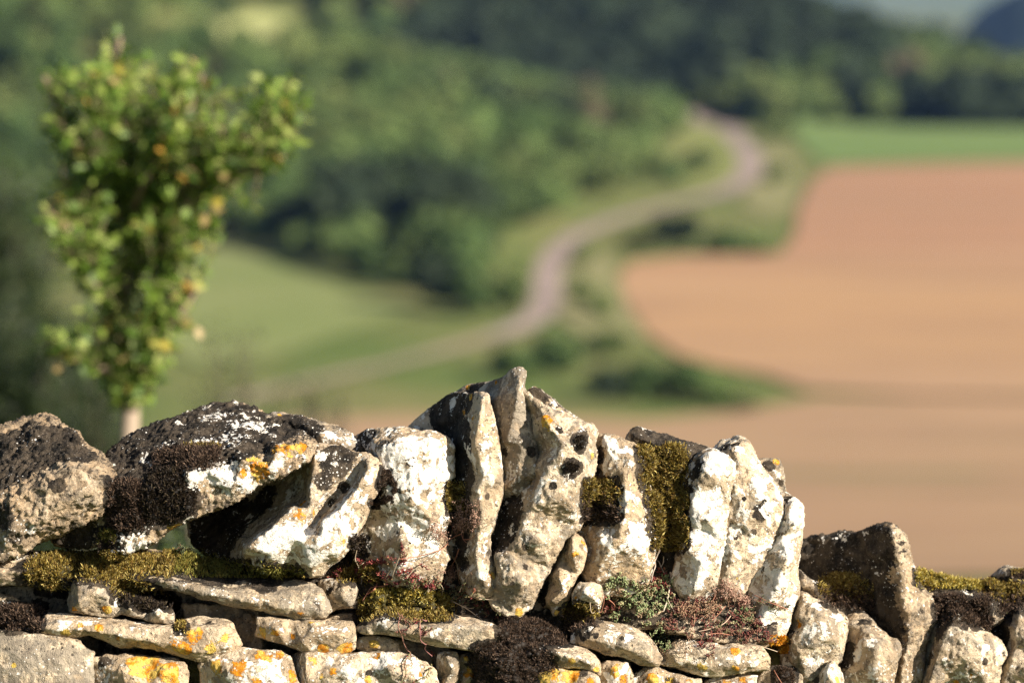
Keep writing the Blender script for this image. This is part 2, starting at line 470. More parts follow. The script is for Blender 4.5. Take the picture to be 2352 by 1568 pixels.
stone(CS, 'thin upright slab with a dark face and a bright rippled edge', 'B', -1,
      [(735,374,22),(800,320,22),(880,260,19),(940,215,15),(975,203,12),(1040,213,6),(1098,206,2),(1118,210,1),(1126,260,1),(1150,330,1),(1166,430,1),(1181,530,1),(1186,640,1),(1170,740,1),(1150,820,1),(1125,880,1),(1130,960,1),(1150,1020,1),(1156,1090,1),(1140,1150,1),(1090,1172,1),(1040,1152,1),(1000,1090,5),(980,1000,8),(930,940,9),(915,880,9),(930,800,9),(915,700,10),(935,600,11),(940,470,13),(920,420,16),(860,390,19),(800,385,21)],
      [(1100,218,-1),(1085,300,-2),(1076,360,-2),(1058,420,-2),(1080,520,-2),(1096,600,-2),(1075,660,-2),(1090,760,-2),(1078,860,-2),(1064,960,-1),(1078,1050,-2),(1130,420,-2),(1140,600,-2.4),(1110,1090,-2),(1120,800,-2),(1000,500,7),(1000,700,6),(990,300,9),(900,330,15),(1010,850,5),(1040,1000,3)],
      thick=36, lump=.75, tone=-.04, grey=.02, dark=-.12, white=.06, orange=-.04, facet=.5,
      patches=[('k',930,310,170,1),('k',1000,450,130,.9),('k',1000,620,110,.8),('k',1000,800,120,.8),('k',990,950,90,.7),('k',1030,250,60,.6),('o',1040,218,24,1.2),('o',1010,290,30,.9),('o',1050,320,24,.9),('w',960,230,35,1.1),('w',1120,450,50,.7),('w',1130,620,50,.8),('w',1110,860,50,.7),('w',1100,1080,50,.7),('w',930,430,30,.8),('o',1145,1060,24,1.0),('w',1040,500,40,.7),('k',1120,690,16,.8)])  # k: crust, spread wider to darken the unlit left face
stone(CS, 'grey stone rising to a sharp finger-like peak, tallest on the wall', 'C', 3,
      [(-205,205,20),(-148,170,19),(-88,158,16),(-28,150,12),(14,138,6),(58,98,3),(90,84,3),(116,100,3),(106,160,3),(120,220,3),(152,310,3),(182,370,3),(197,480,3),(214,570,3),(206,615,3),(160,680,3),(120,760,3),(60,800,4),(-20,760,6),(-20,640,6),(-30,500,7),(-40,400,7),(-55,320,8),(-70,260,10),(-100,220,14),(-150,215,18)],
      [(95,120,1),(92,170,0),(82,230,-1),(70,300,-1),(45,370,-1),(35,430,-1),(100,440,-1.5),(150,490,-1),(170,580,-1.5),(90,600,-1),(40,640,0),(10,200,4),(10,300,3),(0,450,3),(-90,185,13),(120,300,1.2),(150,400,1)],
      thick=26, lump=.8, tone=-.16, grey=.10, dark=-.25, white=-.08, orange=-.08, facet=.7,
      patches=[('k',-120,185,70,1.0),('o',-20,150,22,1.2),('o',-150,172,20,1.1),('w',60,580,55,1.2),('w',110,670,40,1.1),('w',40,600,40,1.0),('k',150,480,35,.7),('k',20,480,35,.6),('o',20,395,30,.4),('k',60,690,40,.6)])
stone(CS, 'dark sliver of stone just behind the peak', 'C', 16,
      [(133,196,2),(155,183,2),(190,193,2),(240,235,2),(290,278,2),(330,308,2),(380,340,2),(420,360,2),(330,380,2),(230,320,2),(170,270,2)],
      [(240,265,0),(300,310,0)], thick=16, tone=0, grey=.1, dark=.10, white=.06,
      patches=[('k',180,205,50,.8),('w',300,300,30,.8),('w',240,250,25,.6)])
stone(CS, 'large tilted stone with two round dark mossy holes', 'C', -1,
      [(112,190,6),(150,235,4),(190,262,3),(240,288,2),(310,318,2),(370,335,2),(430,355,2),(452,380,2),(440,420,2),(449,480,2),(440,560,2),(425,640,2),(405,710,2),(390,780,2),(370,830,1),(340,860,1),(295,890,1),(270,950,1),(230,1020,1),(190,1100,1),(160,1160,1),(140,1212,1),(90,1251,1),(30,1240,1),(-20,1210,1),(-45,1150,2),(-40,1080,3),(-40,1020,5),(-60,950,8),(-60,880,9),(-20,800,9),(0,720,9),(60,660,9),(130,600,9),(150,450,8),(130,300,8)],
      [(205,600,-2),(170,680,-2),(150,740,-2),(110,830,-2),(80,900,-2),(50,950,-2),(-15,970,-1),(300,450,-3),(250,700,-4),(180,900,-4),(100,1100,-4),(380,420,-2),(390,560,-2.5),(330,720,-3),(20,1080,-3),(40,830,5),(100,740,3),(-10,900,6),(220,340,-1)],
      thick=32, lump=1.2, bevel=.3, swell=4, tone=-.04, grey=.05, dark=-.24, white=.02, orange=-.07, facet=.7,
      patches=[('k',378,432,24,1.3),('k',338,552,26,1.3),('k',280,375,20,.9),('k',30,830,150,1),('k',-20,940,100,1),('k',40,720,80,.9),('k',250,640,22,1.0),('k',60,760,50,.6),('k',120,930,22,.8),('o',205,335,50,1.5),('o',225,365,28,1.2),('o',435,500,22,1.3),('o',90,1235,26,1.1),('w',250,480,60,.7),('w',420,470,40,.6),('w',390,370,40,.7),('w',320,660,45,.5),('k',400,400,40,.5),('k',120,1020,20,.6),('k',60,1100,14,.8)])  # k on the left flank mixes crust with painted shade
stone(CS, 'narrow splinter stone wedged low beside the tilted stone with holes', 'C', 0,
      [(290,890,6),(340,858,3),(390,895,2),(402,960,1),(385,1030,1),(345,1090,1),(320,1170,1),(290,1240,1),(255,1247,1),(235,1205,3),(170,1210,9),(140,1190,10),(165,1130,10),(200,1080,9),(240,1010,8),(270,950,7)],
      [(340,890,-1),(338,960,-2),(280,1070,-2),(240,1180,-1),(370,960,-2),(300,1130,-2),(230,1090,5),(280,980,4)],
      thick=26, lump=.6, tone=.10, grey=0, dark=-.22, white=-.02, orange=-.02, facet=.5,
      patches=[('o',390,910,26,1.1),('o',355,960,24,1.0),('w',300,1110,40,.8),('o',265,1240,20,.8),('k',200,1150,80,.8)])
stone(CS, 'tan rounded stone with a patch of moss on its upper shoulder', 'C', 1,
      [(435,412,9),(500,405,7),(560,420,5),(620,445,4),(670,480,3),(696,520,2),(692,570,2),(665,592,2),(692,630,2),(712,680,2),(737,780,1),(736,880,1),(720,960,1),(700,1030,1),(685,1110,1),(600,1150,2),(500,1140,2),(440,1110,3),(400,1060,4),(390,960,5),(380,870,5),(370,830,6),(390,760,7),(410,650,7),(430,560,7),(440,470,8)],
      [(510,455,1),(505,540,1),(530,600,0),(560,680,-1),(590,600,-2),(600,720,-3),(560,900,-4),(680,820,-2),(660,950,-2),(480,900,-2),(620,510,-1),(470,1000,-2),(640,560,0)],
      thick=32, lump=1.0, bevel=.2, swell=5, tone=.04, grey=-.08, dark=-.30, white=.09, orange=-.12, facet=.7,
      patches=[('k',465,500,60,1),('k',455,580,50,.9),('w',545,490,40,.9),('w',500,420,50,.9),('w',620,700,60,.6),('w',640,900,70,.7),('w',500,880,60,.5),('k',660,570,18,.9),('k',480,740,60,.6),('w',690,1000,40,.6),('k',650,850,10,.9)])
stone(CS, 'set-back stone overgrown by a long strip of moss in the cleft', 'C', 6,
      [(588,440,5),(620,383,4),(650,367,4),(690,380,4),(750,400,4),(820,420,4),(880,440,4),(930,450,4),(980,460,4),(1010,480,4),(1000,560,4),(960,700,4),(930,900,4),(900,1090,3),(830,1120,3),(760,1110,4),(690,1080,5),(690,900,7),(690,760,7),(660,600,6),(640,500,6)],
      [(640,410,1),(700,430,0),(800,470,-1),(900,500,0),(760,600,1),(780,800,1),(860,700,-1),(800,1000,0)],
      thick=28, tone=0, grey=.1, dark=-.02, white=.02, facet=.9,
      patches=[('w',690,385,24,.8),('k',800,430,160,1),('k',930,470,60,.7),('k',770,1000,90,.8)])
stone(CS, 'tall cream stone with the whitest sunlit face, beside the mossy cleft', 'C', -1,
      [(955,482,4),(1000,474,3),(1040,490,2),(1090,530,1.5),(1102,570,1),(1090,640,.6),(1075,720,.5),(1058,800,.4),(1052,900,.4),(1032,1000,.4),(1010,1100,.5),(985,1172,1),(920,1185,1),(850,1152,1),(815,1080,3),(835,1020,4),(848,940,5),(856,800,5),(866,700,5),(862,620,5),(900,545,5),(930,510,4)],
      [(980,510,0),(960,570,-1),(935,640,-1),(905,720,0),(905,820,-1),(890,950,-1),(870,1080,0),(1000,600,-2),(980,800,-3),(950,1000,-3),(1040,560,-1),(920,1120,-2)],
      thick=32, lump=1.0, bevel=.2, swell=5, tone=-.10, grey=-.14, dark=-.34, white=.16, orange=-.14, facet=.6,
      patches=[('w',990,560,50,.9),('w',970,700,70,.9),('w',960,850,80,1.0),('w',930,1000,60,.9),('k',925,560,60,.9),('k',895,660,50,.8),('k',880,820,50,.6),('w',950,520,26,.9)])
stone(CS, 'knobbly cream slab with a bumpy point, packed between tall cream stone and end stone', 'C', -.6,
      [(1005,480,8),(1050,435,8),(1100,430,6),(1125,412,5),(1155,430,3),(1180,470,2),(1210,530,2),(1250,590,2),(1294,650,2),(1318,710,1),(1321,772,1),(1308,830,1),(1286,896,1),(1260,960,1),(1224,1020,1),(1170,1080,1),(1130,1150,1),(1090,1216,1),(1040,1211,1),(965,1150,2),(955,1050,2),(955,900,2),(958,800,2),(968,700,2.5),(980,600,3.5),(992,520,6)],
      [(1100,470,0),(1140,560,-1),(1110,650,-2),(1200,640,-2),(1160,800,-3),(1100,950,-3),(1260,760,-2),(1200,900,-2),(1070,1100,-2),(1075,820,-1)],
      thick=32, lump=1.2, bevel=.2, swell=5, tone=.0, grey=.0, dark=-.28, white=.11, orange=-.12, facet=.9,
      patches=[('k',1060,450,34,.7),('k',1110,440,34,.5),('k',1230,770,50,.8),('k',1250,720,30,.6),('w',1220,640,45,.8),('w',1270,900,50,.7),('w',1120,770,60,.6),('w',1090,900,60,.5),('k',1150,700,14,.8),('k',1110,880,16,.8),('o',1115,1075,20,1.0),('w',1130,480,30,.5),('k',1200,860,30,.5)])
stone(CS, 'small dark capped stone tucked behind the knobbly slab, orange spot on top', 'D', 13,
      [(30,222,2),(80,212,2),(130,215,2),(172,214,2),(186,260,1),(200,320,1),(206,390,1),(215,450,1),(150,460,1),(90,400,1),(50,300,1)],
      [(150,300,-1),(110,270,0)], thick=16, tone=0, grey=.08, dark=-.02, white=.06,
      patches=[('o',160,220,26,1.4),('k',110,245,40,.9),('w',160,330,40,.7),('k',190,350,20,.6)])
stone(CS, 'thin pale end stone leaning at the foot of the high coping row', 'D', -2,
      [(165,405,9),(220,425,6),(265,458,3),(302,490,2),(312,550,2),(300,640,2),(300,700,2),(285,800,1),(270,900,1),(280,960,1),(286,1020,1),(262,1060,1),(240,1130,1),(222,1210,1),(200,1280,1),(140,1320,1),(80,1330,1),(20,1300,1),(0,1200,1),(-25,1120,3),(-20,1040,3),(-35,960,3),(-25,890,3.5),(10,840,4),(60,770,4),(95,700,4),(130,620,4),(155,540,5),(160,470,7)],
      [(262,480,0),(235,560,-1),(195,680,-1),(140,780,-1),(90,880,-1),(270,600,-3),(230,800,-4),(180,950,-4),(120,1100,-3),(60,1200,-2),(240,1000,-2),(215,470,3)],
      thick=32, lump=1.0, bevel=.2, swell=5, tone=-.06, grey=-.12, dark=-.30, white=.17, orange=-.12, facet=.6,
      patches=[('k',220,470,70,.9),('k',190,600,40,.7),('o',225,490,30,.4),('w',220,750,80,1.0),('w',280,560,50,.8),('w',180,950,70,.9),('w',100,1150,70,.9),('k',80,880,40,.4)])
stone(CS, 'big dark stone in shade beyond the row, pale sunlit right edge', 'D', 5,
      [(285,800,20),(300,740,20),(340,705,20),(410,680,19),(460,690,17),(520,670,16),(580,655,15),(640,665,13),(700,645,11),(770,620,8),(850,604,4),(882,625,3),(930,668,2),(947,720,2),(965,800,2),(1000,900,2),(1020,960,2),(1045,1000,2),(1092,1060,2),(1127,1120,2),(1112,1190,2),(1080,1250,2),(1060,1330,2),(1055,1420,2),(1040,1520,2),(1000,1640,2),(840,1640,4),(850,1450,5),(860,1350,6),(780,1290,7),(700,1230,9),(600,1180,11),(520,1120,13),(440,1060,15),(390,1000,17),(320,940,19)],
      [(866,645,0),(888,750,-1),(915,850,-1),(928,950,-1),(918,1030,-1),(960,1130,-2),(965,1280,-2),(940,1400,-1),(920,1560,-1),(1000,1050,.5),(700,800,10),(560,850,13),(750,1000,7),(820,1150,4),(440,820,16),(640,1000,9)],
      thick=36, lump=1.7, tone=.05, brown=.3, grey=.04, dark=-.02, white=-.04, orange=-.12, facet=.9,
      patches=[('k',600,800,330,1),('k',400,830,220,1),('k',780,780,150,.9),('k',760,1050,190,.9),('k',860,1200,120,.7),('w',560,672,60,1.0),('w',700,655,40,1.0),('w',860,640,40,1.1),('w',800,640,40,.6),('w',440,685,40,.9),('w',960,1000,30,.9),('w',1020,1160,28,.9),('w',905,1150,22,.8),('w',780,900,24,.6),('w',1030,1490,22,1.2),('w',965,1280,18,.9),('k',930,720,30,.3)])  # broad k patches hold both crust and the left face's shade
stone(CS, 'pale blunt stone with orange lichen spots below the thin end stone', 'D', -3,
      [(270,1030,8),(320,1013,5),(370,1045,3),(440,1080,2),(500,1110,2),(560,1150,2),(587,1190,2),(580,1260,1),(560,1350,1),(545,1430,1),(500,1460,1),(460,1470,1),(410,1510,1),(350,1545,1),(280,1600,1),(220,1600,3),(195,1440,5),(190,1340,6),(215,1220,8),(245,1100,9)],
      [(325,1040,1),(290,1150,0),(250,1280,0),(400,1130,-2),(480,1200,-3),(400,1300,-3),(300,1400,-2),(520,1300,-2),(340,1220,-2)],
      thick=26, tone=-.02, grey=.06, dark=-.28, white=.04, orange=-.04, facet=.7,
      patches=[('o',300,1220,60,1.0),('w',400,1240,70,.9),('w',420,1110,60,.9),('w',360,1420,50,.8),('w',330,1060,30,.9),('o',430,1290,24,.7),('k',235,1290,60,.8),('w',540,1170,40,.5)])
stone(CS, 'small grey wedge squeezed in front of the big dark shaded stone', 'D', 3,
      [(272,885,4),(300,890,3),(335,930,2),(400,960,2),(440,1010,2),(477,1082,2),(440,1110,2),(370,1080,2),(310,1050,3),(275,1000,4)],
      [(380,990,-1),(330,980,0),(420,1050,-1)], thick=16, tone=-.05, grey=.12, dark=-.2, white=.02,
      patches=[('k',300,910,36,.7)])
stone(CS, 'blocky tan stone with a flat grey top next to the blunt stone', 'D', -1,
      [(515,1092,14),(560,1074,15),(620,1090,14),(690,1140,11),(740,1190,8),(790,1250,5),(840,1300,3),(890,1308,2),(912,1350,1),(890,1420,1),(872,1500,1),(865,1640,1),(520,1640,5),(530,1430,7),(555,1300,9),(570,1230,10),(550,1160,13)],
      [(600,1215,6),(670,1240,3),(730,1270,0),(800,1325,-1),(780,1380,-2),(760,1500,-2),(840,1400,-2),(640,1400,2),(690,1330,0),(600,1500,3),(700,1180,7)],
      thick=28, tone=.02, grey=.04, dark=-.18, white=.02, orange=-.14, facet=.7,
      patches=[('w',660,1380,60,1.0),('w',750,1330,40,.8),('w',740,1510,50,.7),('k',620,1110,70,.5),('k',585,1400,90,.9),('k',560,1280,70,.9),('k',700,1190,60,.4)])
stone(CS, 'pointed plain tan stone at the low end of the wall', 'D', -2,
      [(1108,1205,10),(1200,1168,7),(1268,1144,3),(1310,1158,3),(1370,1208,2),(1420,1250,2),(1480,1290,2),(1532,1340,2),(1552,1390,1),(1520,1460,1),(1500,1640,1),(1040,1640,8),(1048,1480,9),(1060,1380,9),(1080,1270,10)],
      [(1262,1160,0),(1215,1220,-1),(1165,1330,-1),(1125,1450,-1),(1090,1580,-1),(1340,1280,-2.5),(1300,1400,-3),(1440,1360,-2),(1400,1500,-2)],
      thick=28, tone=-.02, grey=.03, dark=-.28, white=.0, orange=-.06, facet=.7,
      patches=[('k',1150,1260,110,.5),('k',1090,1420,70,.6),('k',1435,1440,26,1.4),('w',1430,1350,44,.9),('w',1310,1540,60,.8),('o',1255,1560,26,1.1),('o',1345,1515,20,.9),('w',1530,1350,24,.8)])
stone(CS, 'low flat stone half covered by dark moss above the pointed tan stone', 'D', 5,
      [(1035,950,6),(1090,960,5),(1140,988,4),(1250,1000,4),(1330,1003,4),(1400,1028,3),(1480,1050,2),(1532,1080,2),(1548,1130,1),(1532,1180,1),(1470,1216,1),(1400,1300,2),(1300,1300,2),(1180,1300,3),(1100,1250,3),(1090,1150,4),(1060,1050,5)],
      [(1330,1060,-1),(1450,1100,-2),(1200,1080,0),(1480,1160,-1)], thick=24, tone=-.02, grey=.08, dark=-.2, white=.03,
      patches=[('w',1320,1020,50,1.0),('k',1100,980,50,.6),('k',1300,1150,120,.5)])
stone(CS, 'shaded stone with tan sunlit side cut off by the right border', 'D', -1,
      [(1790,1020,9),(1660,1062,9),(1600,1120,9),(1550,1170,9),(1480,1225,9),(1470,1300,8),(1540,1380,6),(1520,1460,4),(1505,1640,2),(1800,1640,1),(1800,1300,2)],
      [(1640,1140,0),(1610,1230,-1),(1620,1340,-1),(1580,1450,-1),(1540,1570,0),(1700,1300,-3),(1700,1500,-3),(1560,1280,5)],
      thick=28, tone=.0, grey=.06, dark=-.2, white=0,
      patches=[('k',1540,1250,130,.9),('w',1640,1120,30,.5)])  # k paints in shade on the side turned from the sun
stone(CS, 'grey capped stone at the back by the right border', 'D', 15,
      [(1395,945,4),(1440,942,4),(1485,918,4),(1520,880,4),(1560,864,4),(1620,880,3),(1800,880,3),(1800,1100,1),(1600,1070,1),(1500,1050,2)],
      [(1560,900,0),(1650,960,-1)], thick=20, tone=-.08, grey=.16, dark=-.1, white=.02, patches=[('w',1530,900,30,.6),('k',1630,910,50,.6)])
stone(CS, 'low back stone under the sunlit strip of moss', 'D', 13,
      [(985,905,3),(1040,898,3),(1150,925,3),(1280,950,3),(1400,962,3),(1500,975,3),(1500,1080,1),(1250,1060,1),(1020,1010,1)],
      [(1200,980,-1),(1350,1000,-1)], thick=18, tone=0, grey=.1, dark=.05, white=0)
stone(CS, 'chalk white corner stone jutting up at the bottom edge', 'D', -5,
      [(300,1640,6),(340,1545,5),(410,1508,4),(462,1470,2),(490,1433,1),(532,1480,1),(558,1568,1),(560,1640,1)],
      [(486,1460,-1),(470,1520,-2),(450,1600,-1),(510,1560,-2)], thick=16, tone=-.1, grey=-.1, dark=-.3, white=.12, voxel=.004, facet=.4,
      patches=[('w',500,1500,60,1.1),('o',530,1550,30,1.0),('k',400,1560,50,.5)])
# ---- flat stones of the wall face
stone(WS, 'wide shadowed ledge slab carrying the moss carpet', 'A', 1,
      [(-90,935,6),(20,930,7),(100,902,9),(270,905,10),(400,910,12),(520,905,14),(700,900,16),(880,905,17),(1000,960,16),(1300,1020,15),(1300,1080,3),(1000,1080,2),(700,1080,1),(560,1070,1),(430,1080,1),(300,1075,1),(150,1065,1),(-90,1060,1)],
      [(0,1000,-2),(150,990,-1),(300,1030,-1),(500,1040,0),(700,1020,3),(880,980,8),(200,940,5),(600,960,6)],
      thick=30, tone=0, grey=.04, dark=-.1, white=-.02, patches=[('w',100,920,50,.8),('k',200,1050,140,.8)])
stone(WS, 'small trapezoid stone with two orange lichen spots', 'A', -4,
      [(362,1090,5),(400,1030,3),(435,1007,2),(500,1025,2),(550,1050,2),(577,1090,2),(600,1130,2),(680,1150,2),(720,1165,2),(780,1175,2),(870,1188,1),(882,1256,1),(850,1263,1),(760,1246,1),(680,1222,1),(620,1205,1),(560,1226,1),(480,1216,1),(360,1206,2),(352,1150,5)],
      [(390,1060,0),(460,1100,-2),(540,1130,-2),(400,1160,-2),(660,1185,-2),(800,1215,-2)],
      thick=20, lump=.7, tone=-.08, grey=.07, dark=-.3, white=.0, orange=-.04, facet=.4,
      patches=[('o',545,1195,32,1.5),('o',375,1190,22,1.3),('w',590,1165,30,1.1),('w',800,1210,60,.5),('k',460,1080,20,.4)])
stone(WS, 'long flat ledge stone with dark weathered top under the chalky wedge', 'B', -3,
      [(-600,1084,5),(-520,1048,8),(-400,1038,11),(-300,1030,12),(-200,1045,12),(-60,1060,12),(30,1066,11),(110,1070,9),(200,1085,6),(280,1100,4),(332,1130,2),(362,1180,1),(380,1222,1),(350,1257,1),(290,1264,1),(200,1256,1),(130,1240,1),(60,1216,1),(0,1202,1),(-100,1196,1),(-180,1172,1),(-280,1142,1),(-380,1112,1),(-450,1125,2),(-520,1100,3)],
      [(-300,1055,7),(-100,1085,7),(60,1095,6)], [[(-560,1080,2),(-400,1085,0),(-200,1118,0),(-60,1145,-.8),(60,1165,-1),(160,1150,-.3),(260,1140,0),(325,1165,0)],[(-380,1098,0),(-240,1135,-.8),(-100,1168,-1.2),(40,1192,-1.5),(160,1215,-1.5),(300,1225,-1.5)]],
      thick=28, lump=.7, tone=-.02, grey=.10, dark=-.12, white=-.04, orange=-.12, facet=.5,
      patches=[('w',-330,1100,60,.7),('w',-160,1150,50,.7),('w',60,1200,50,.6),('k',-200,1080,150,.35),('k',60,1110,100,.35),('o',240,1250,40,.6),('w',300,1180,50,.4)])
stone(WS, 'long slender stone with orange lichen along its right half', 'A', -5,
      [(125,1297,2),(200,1260,3),(240,1222,3),(300,1220,3),(420,1230,3),(560,1240,3),(680,1260,3),(800,1272,3),(900,1266,4),(960,1242,6),(1040,1235,6),(1130,1245,4),(1182,1265,2),(1207,1330,1),(1227,1370,1),(1200,1402,1),(1130,1422,1),(1050,1451,1),(980,1441,1),(880,1412,1),(800,1392,1),(700,1376,1),(600,1376,1),(530,1342,1),(450,1312,1),(400,1326,1),(300,1326,1),(200,1312,1)],
      [(1050,1260,3)], [[(200,1275,0),(300,1255,-.5),(500,1265,-1),(700,1290,-1.5),(880,1295,-1.5),(1000,1285,-1.5),(1150,1290,-1)],[(250,1290,-1),(420,1295,-1.5),(560,1315,-2),(700,1345,-2.2),(860,1370,-2.2),(1000,1410,-2),(1150,1380,-1.5)]],
      thick=24, lump=.7, tone=.0, grey=.0, dark=-.3, white=.0, orange=-.06, facet=.5,
      patches=[('o',990,1320,70,1.1),('o',940,1400,60,1.1),('o',1080,1400,60,.9),('o',880,1360,36,.8),('o',330,1310,34,1.0),('o',500,1290,40,.9),('o',410,1270,20,.9),('w',320,1270,40,1.0),('w',440,1255,40,.9),('w',720,1280,50,.7),('w',1130,1350,50,.6),('o',600,1340,30,.8),('k',1060,1260,60,.3),('o',1150,1340,40,.7)])
stone(WS, 'big grey block in the bottom left corner', 'A', -6,
      [(-90,1300,1),(0,1306,1),(120,1312,1),(260,1332,1),(400,1357,1),(430,1395,1),(477,1412,1),(466,1450,1),(472,1568,1),(475,1730,1),(-90,1730,1)],
      [(100,1420,-1),(300,1450,-1),(200,1600,-1.5),(400,1600,-1)], thick=22, lump=.7, tone=.0, grey=.13, dark=-.34, white=-.12, orange=-.16, facet=.3,
      patches=[('o',70,1475,20,1.3),('w',420,1480,40,.5),('w',30,1530,40,.4)])
stone(WS, 'block almost fully coated in orange lichen, chalky at one corner', 'A', -5,
      [(478,1442,2),(540,1428,2),(640,1425,2),(760,1440,2),(880,1440,2),(940,1470,1),(957,1520,1),(952,1600,1),(945,1730,1),(475,1730,3),(478,1560,3),(470,1500,3)],
      [(620,1500,-2),(850,1500,-2),(760,1600,-2),(560,1500,0)], thick=22, lump=.7, tone=.05, grey=.02, dark=-.3, white=-.1, orange=-.02, facet=.4,
      patches=[('o',740,1490,110,1.2),('o',860,1500,80,1.2),('o',690,1600,80,.9),('o',870,1580,60,1.1),('w',530,1530,60,1.3),('k',520,1470,50,.6)])
stone(WS, 'squarish pale block rimmed with yellow lichen beside the orange coated block', 'B', -6,
      [(-240,1482,3),(-200,1457,2),(-120,1430,2),(-60,1410,2),(0,1410,2),(80,1421,2),(150,1425,2),(190,1450,1),(203,1500,1),(225,1568,1),(230,1740,1),(-235,1740,2),(-228,1560,3)],
      [(-100,1500,-2),(80,1500,-2),(0,1620,-2),(150,1600,-2)], thick=22, lump=.7, tone=-.04, grey=-.06, dark=-.36, white=.06, orange=-.0, facet=.4,
      patches=[('w',60,1510,90,.9),('w',120,1530,70,.9),('w',-40,1530,60,.8),('o',-60,1500,70,.8),('o',130,1440,60,.8),('o',-150,1480,60,.7),('o',60,1440,50,.7),('o',200,1540,40,.9),('o',30,1560,40,.9)])
stone(WS, 'flat rectangular stone with orange spots on its lower corners', 'B', -4,
      [(33,1262,2),(120,1265,2),(250,1275,2),(400,1281,2),(486,1284,1),(494,1320,1),(492,1402,1),(430,1430,1),(350,1421,1),(250,1416,1),(180,1387,1),(90,1362,1),(28,1342,2),(43,1300,2)],
      [(120,1310,-2),(300,1330,-2),(430,1340,-2),(250,1380,-2)], thick=22, lump=.6, tone=.0, grey=.02, dark=-.34, white=.0, orange=-.06, facet=.4,
      patches=[('o',60,1330,40,1.2),('o',115,1330,30,1.2),('o',450,1400,45,1.3),('o',345,1405,40,1.2),('o',200,1350,26,.9),('w',340,1310,50,.8),('w',430,1320,40,.7),('o',290,1280,26,.8),('w',200,1380,30,.7)])
stone(WS, 'recessed brown stone in the dark joint beside the flat rectangular stone', 'A', 5,
      [(1185,1245,2),(1240,1238,2),(1320,1240,2),(1340,1290,2),(1335,1385,1),(1230,1395,1),(1190,1330,1)],
      [(1260,1310,-1)], thick=14, lump=.6, tone=.1, grey=.03, dark=-.2, white=-.05)
stone(WS, 'wide lichen mottled block at the bottom, under the trailing stems', 'B', -5,
      [(200,1440,9),(250,1428,2),(320,1425,1),(430,1435,1),(520,1430,1),(600,1425,1),(700,1430,1),(760,1440,1),(830,1480,1),(872,1510,1),(882,1568,1),(890,1740,1),(200,1740,8),(205,1560,8)],
      [(262,1450,-1),(262,1560,-1),(450,1500,-2),(650,1500,-2.5),(780,1550,-2),(570,1500,0),(590,1540,0)], thick=22, lump=.8, tone=.02, grey=.02, dark=-.32, white=.08, orange=-.04, facet=.5,
      patches=[('w',470,1520,70,.8),('w',640,1460,60,1.0),('w',540,1560,50,.8),('w',780,1510,60,.7),('w',400,1460,40,.5),('o',300,1450,40,.8),('o',390,1505,28,1.0),('o',600,1440,36,1.0),('o',330,1540,40,.7),('o',800,1530,30,.7),('k',560,1520,24,.7),('o',560,1555,24,.9)])
stone(WS, 'little stone with one bright orange spot below the mossy slab', 'B', -2,
      [(505,1376,1),(520,1358,1),(580,1350,1),(640,1358,1),(692,1386,1),(707,1426,1),(640,1430,1),(560,1416,1),(508,1402,1)],
      [(580,1385,-1.5),(650,1400,-1)], thick=14, lump=.6, tone=.0, grey=.02, dark=-.25, white=.05, orange=0, voxel=.0036, facet=.3,
      patches=[('o',585,1380,30,1.5),('w',530,1390,24,.7)])
stone(WS, 'small rough block wedged between the ledge stone and the bright moss cushion', 'B', 1,
      [(330,1092,5),(400,1084,3),(450,1090,2),(492,1100,1),(502,1130,1),(478,1202,1),(430,1197,1),(390,1222,2),(330,1215,4),(325,1150,5)],
      [(440,1110,-1),(435,1160,-2),(390,1140,0)], thick=16, lump=.8, tone=-.05, grey=.08, dark=-.2, white=.02, facet=.6,
      patches=[('k',370,1140,44,.5)])
stone(WS, 'smooth tapering slab beneath the bright moss cushion', 'B', -6,
      [(498,1312,4),(560,1270,4),(610,1238,4),(680,1234,4),(720,1250,4),(820,1282,5),(900,1258,6),(960,1250,6),(1040,1265,5),(1140,1290,3),(1182,1318,1),(1187,1362,1),(1150,1372,1),(1140,1395,1),(1085,1422,1),(1000,1402,1),(900,1392,1),(820,1372,1),(720,1347,1),(640,1332,1),(560,1332,1)],
      [(1080,1282,2)], [[(560,1295,.5),(620,1270,-.5),(690,1272,-.8),(800,1305,-1),(900,1300,-1),(1040,1302,-1),(1150,1325,-.6)],[(640,1310,-1),(760,1335,-1.4),(900,1360,-1),(1050,1375,0),(1120,1365,0)]],
      thick=26, lump=.55, tone=-.04, grey=.05, dark=-.26, white=-.02, orange=-.14, facet=.3,
      patches=[('w',650,1270,60,.7),('w',980,1300,30,.9),('w',900,1300,50,.4),('w',560,1300,24,.6)])
stone(WS, 'narrow upright stub standing in the bottom joint, greyer of the two', 'B', -3,
      [(890,1430,3),(970,1424,1),(982,1480,1),(968,1570,1),(965,1740,1),(885,1740,4),(885,1540,4)],
      [(925,1440,0),(922,1560,0),(955,1500,-1)], thick=16, lump=.55, tone=-.03, grey=.05, dark=-.2, white=.03, facet=.3)
stone(WS, 'narrow upright stub with a yellow lichen crust', 'B', -2,
      [(985,1440,3),(1042,1430,1),(1058,1460,1),(1042,1510,1),(1066,1568,1),(1075,1740,1),(975,1740,4),(982,1560,4)],
      [(1010,1450,0),(1008,1560,0),(1040,1540,-1)], thick=16, lump=.55, tone=.0, grey=.0, dark=-.15, white=.0, facet=.3,
      patches=[('o',1035,1520,36,1.1),('o',1020,1450,24,.8),('k',1020,1480,26,.5)])
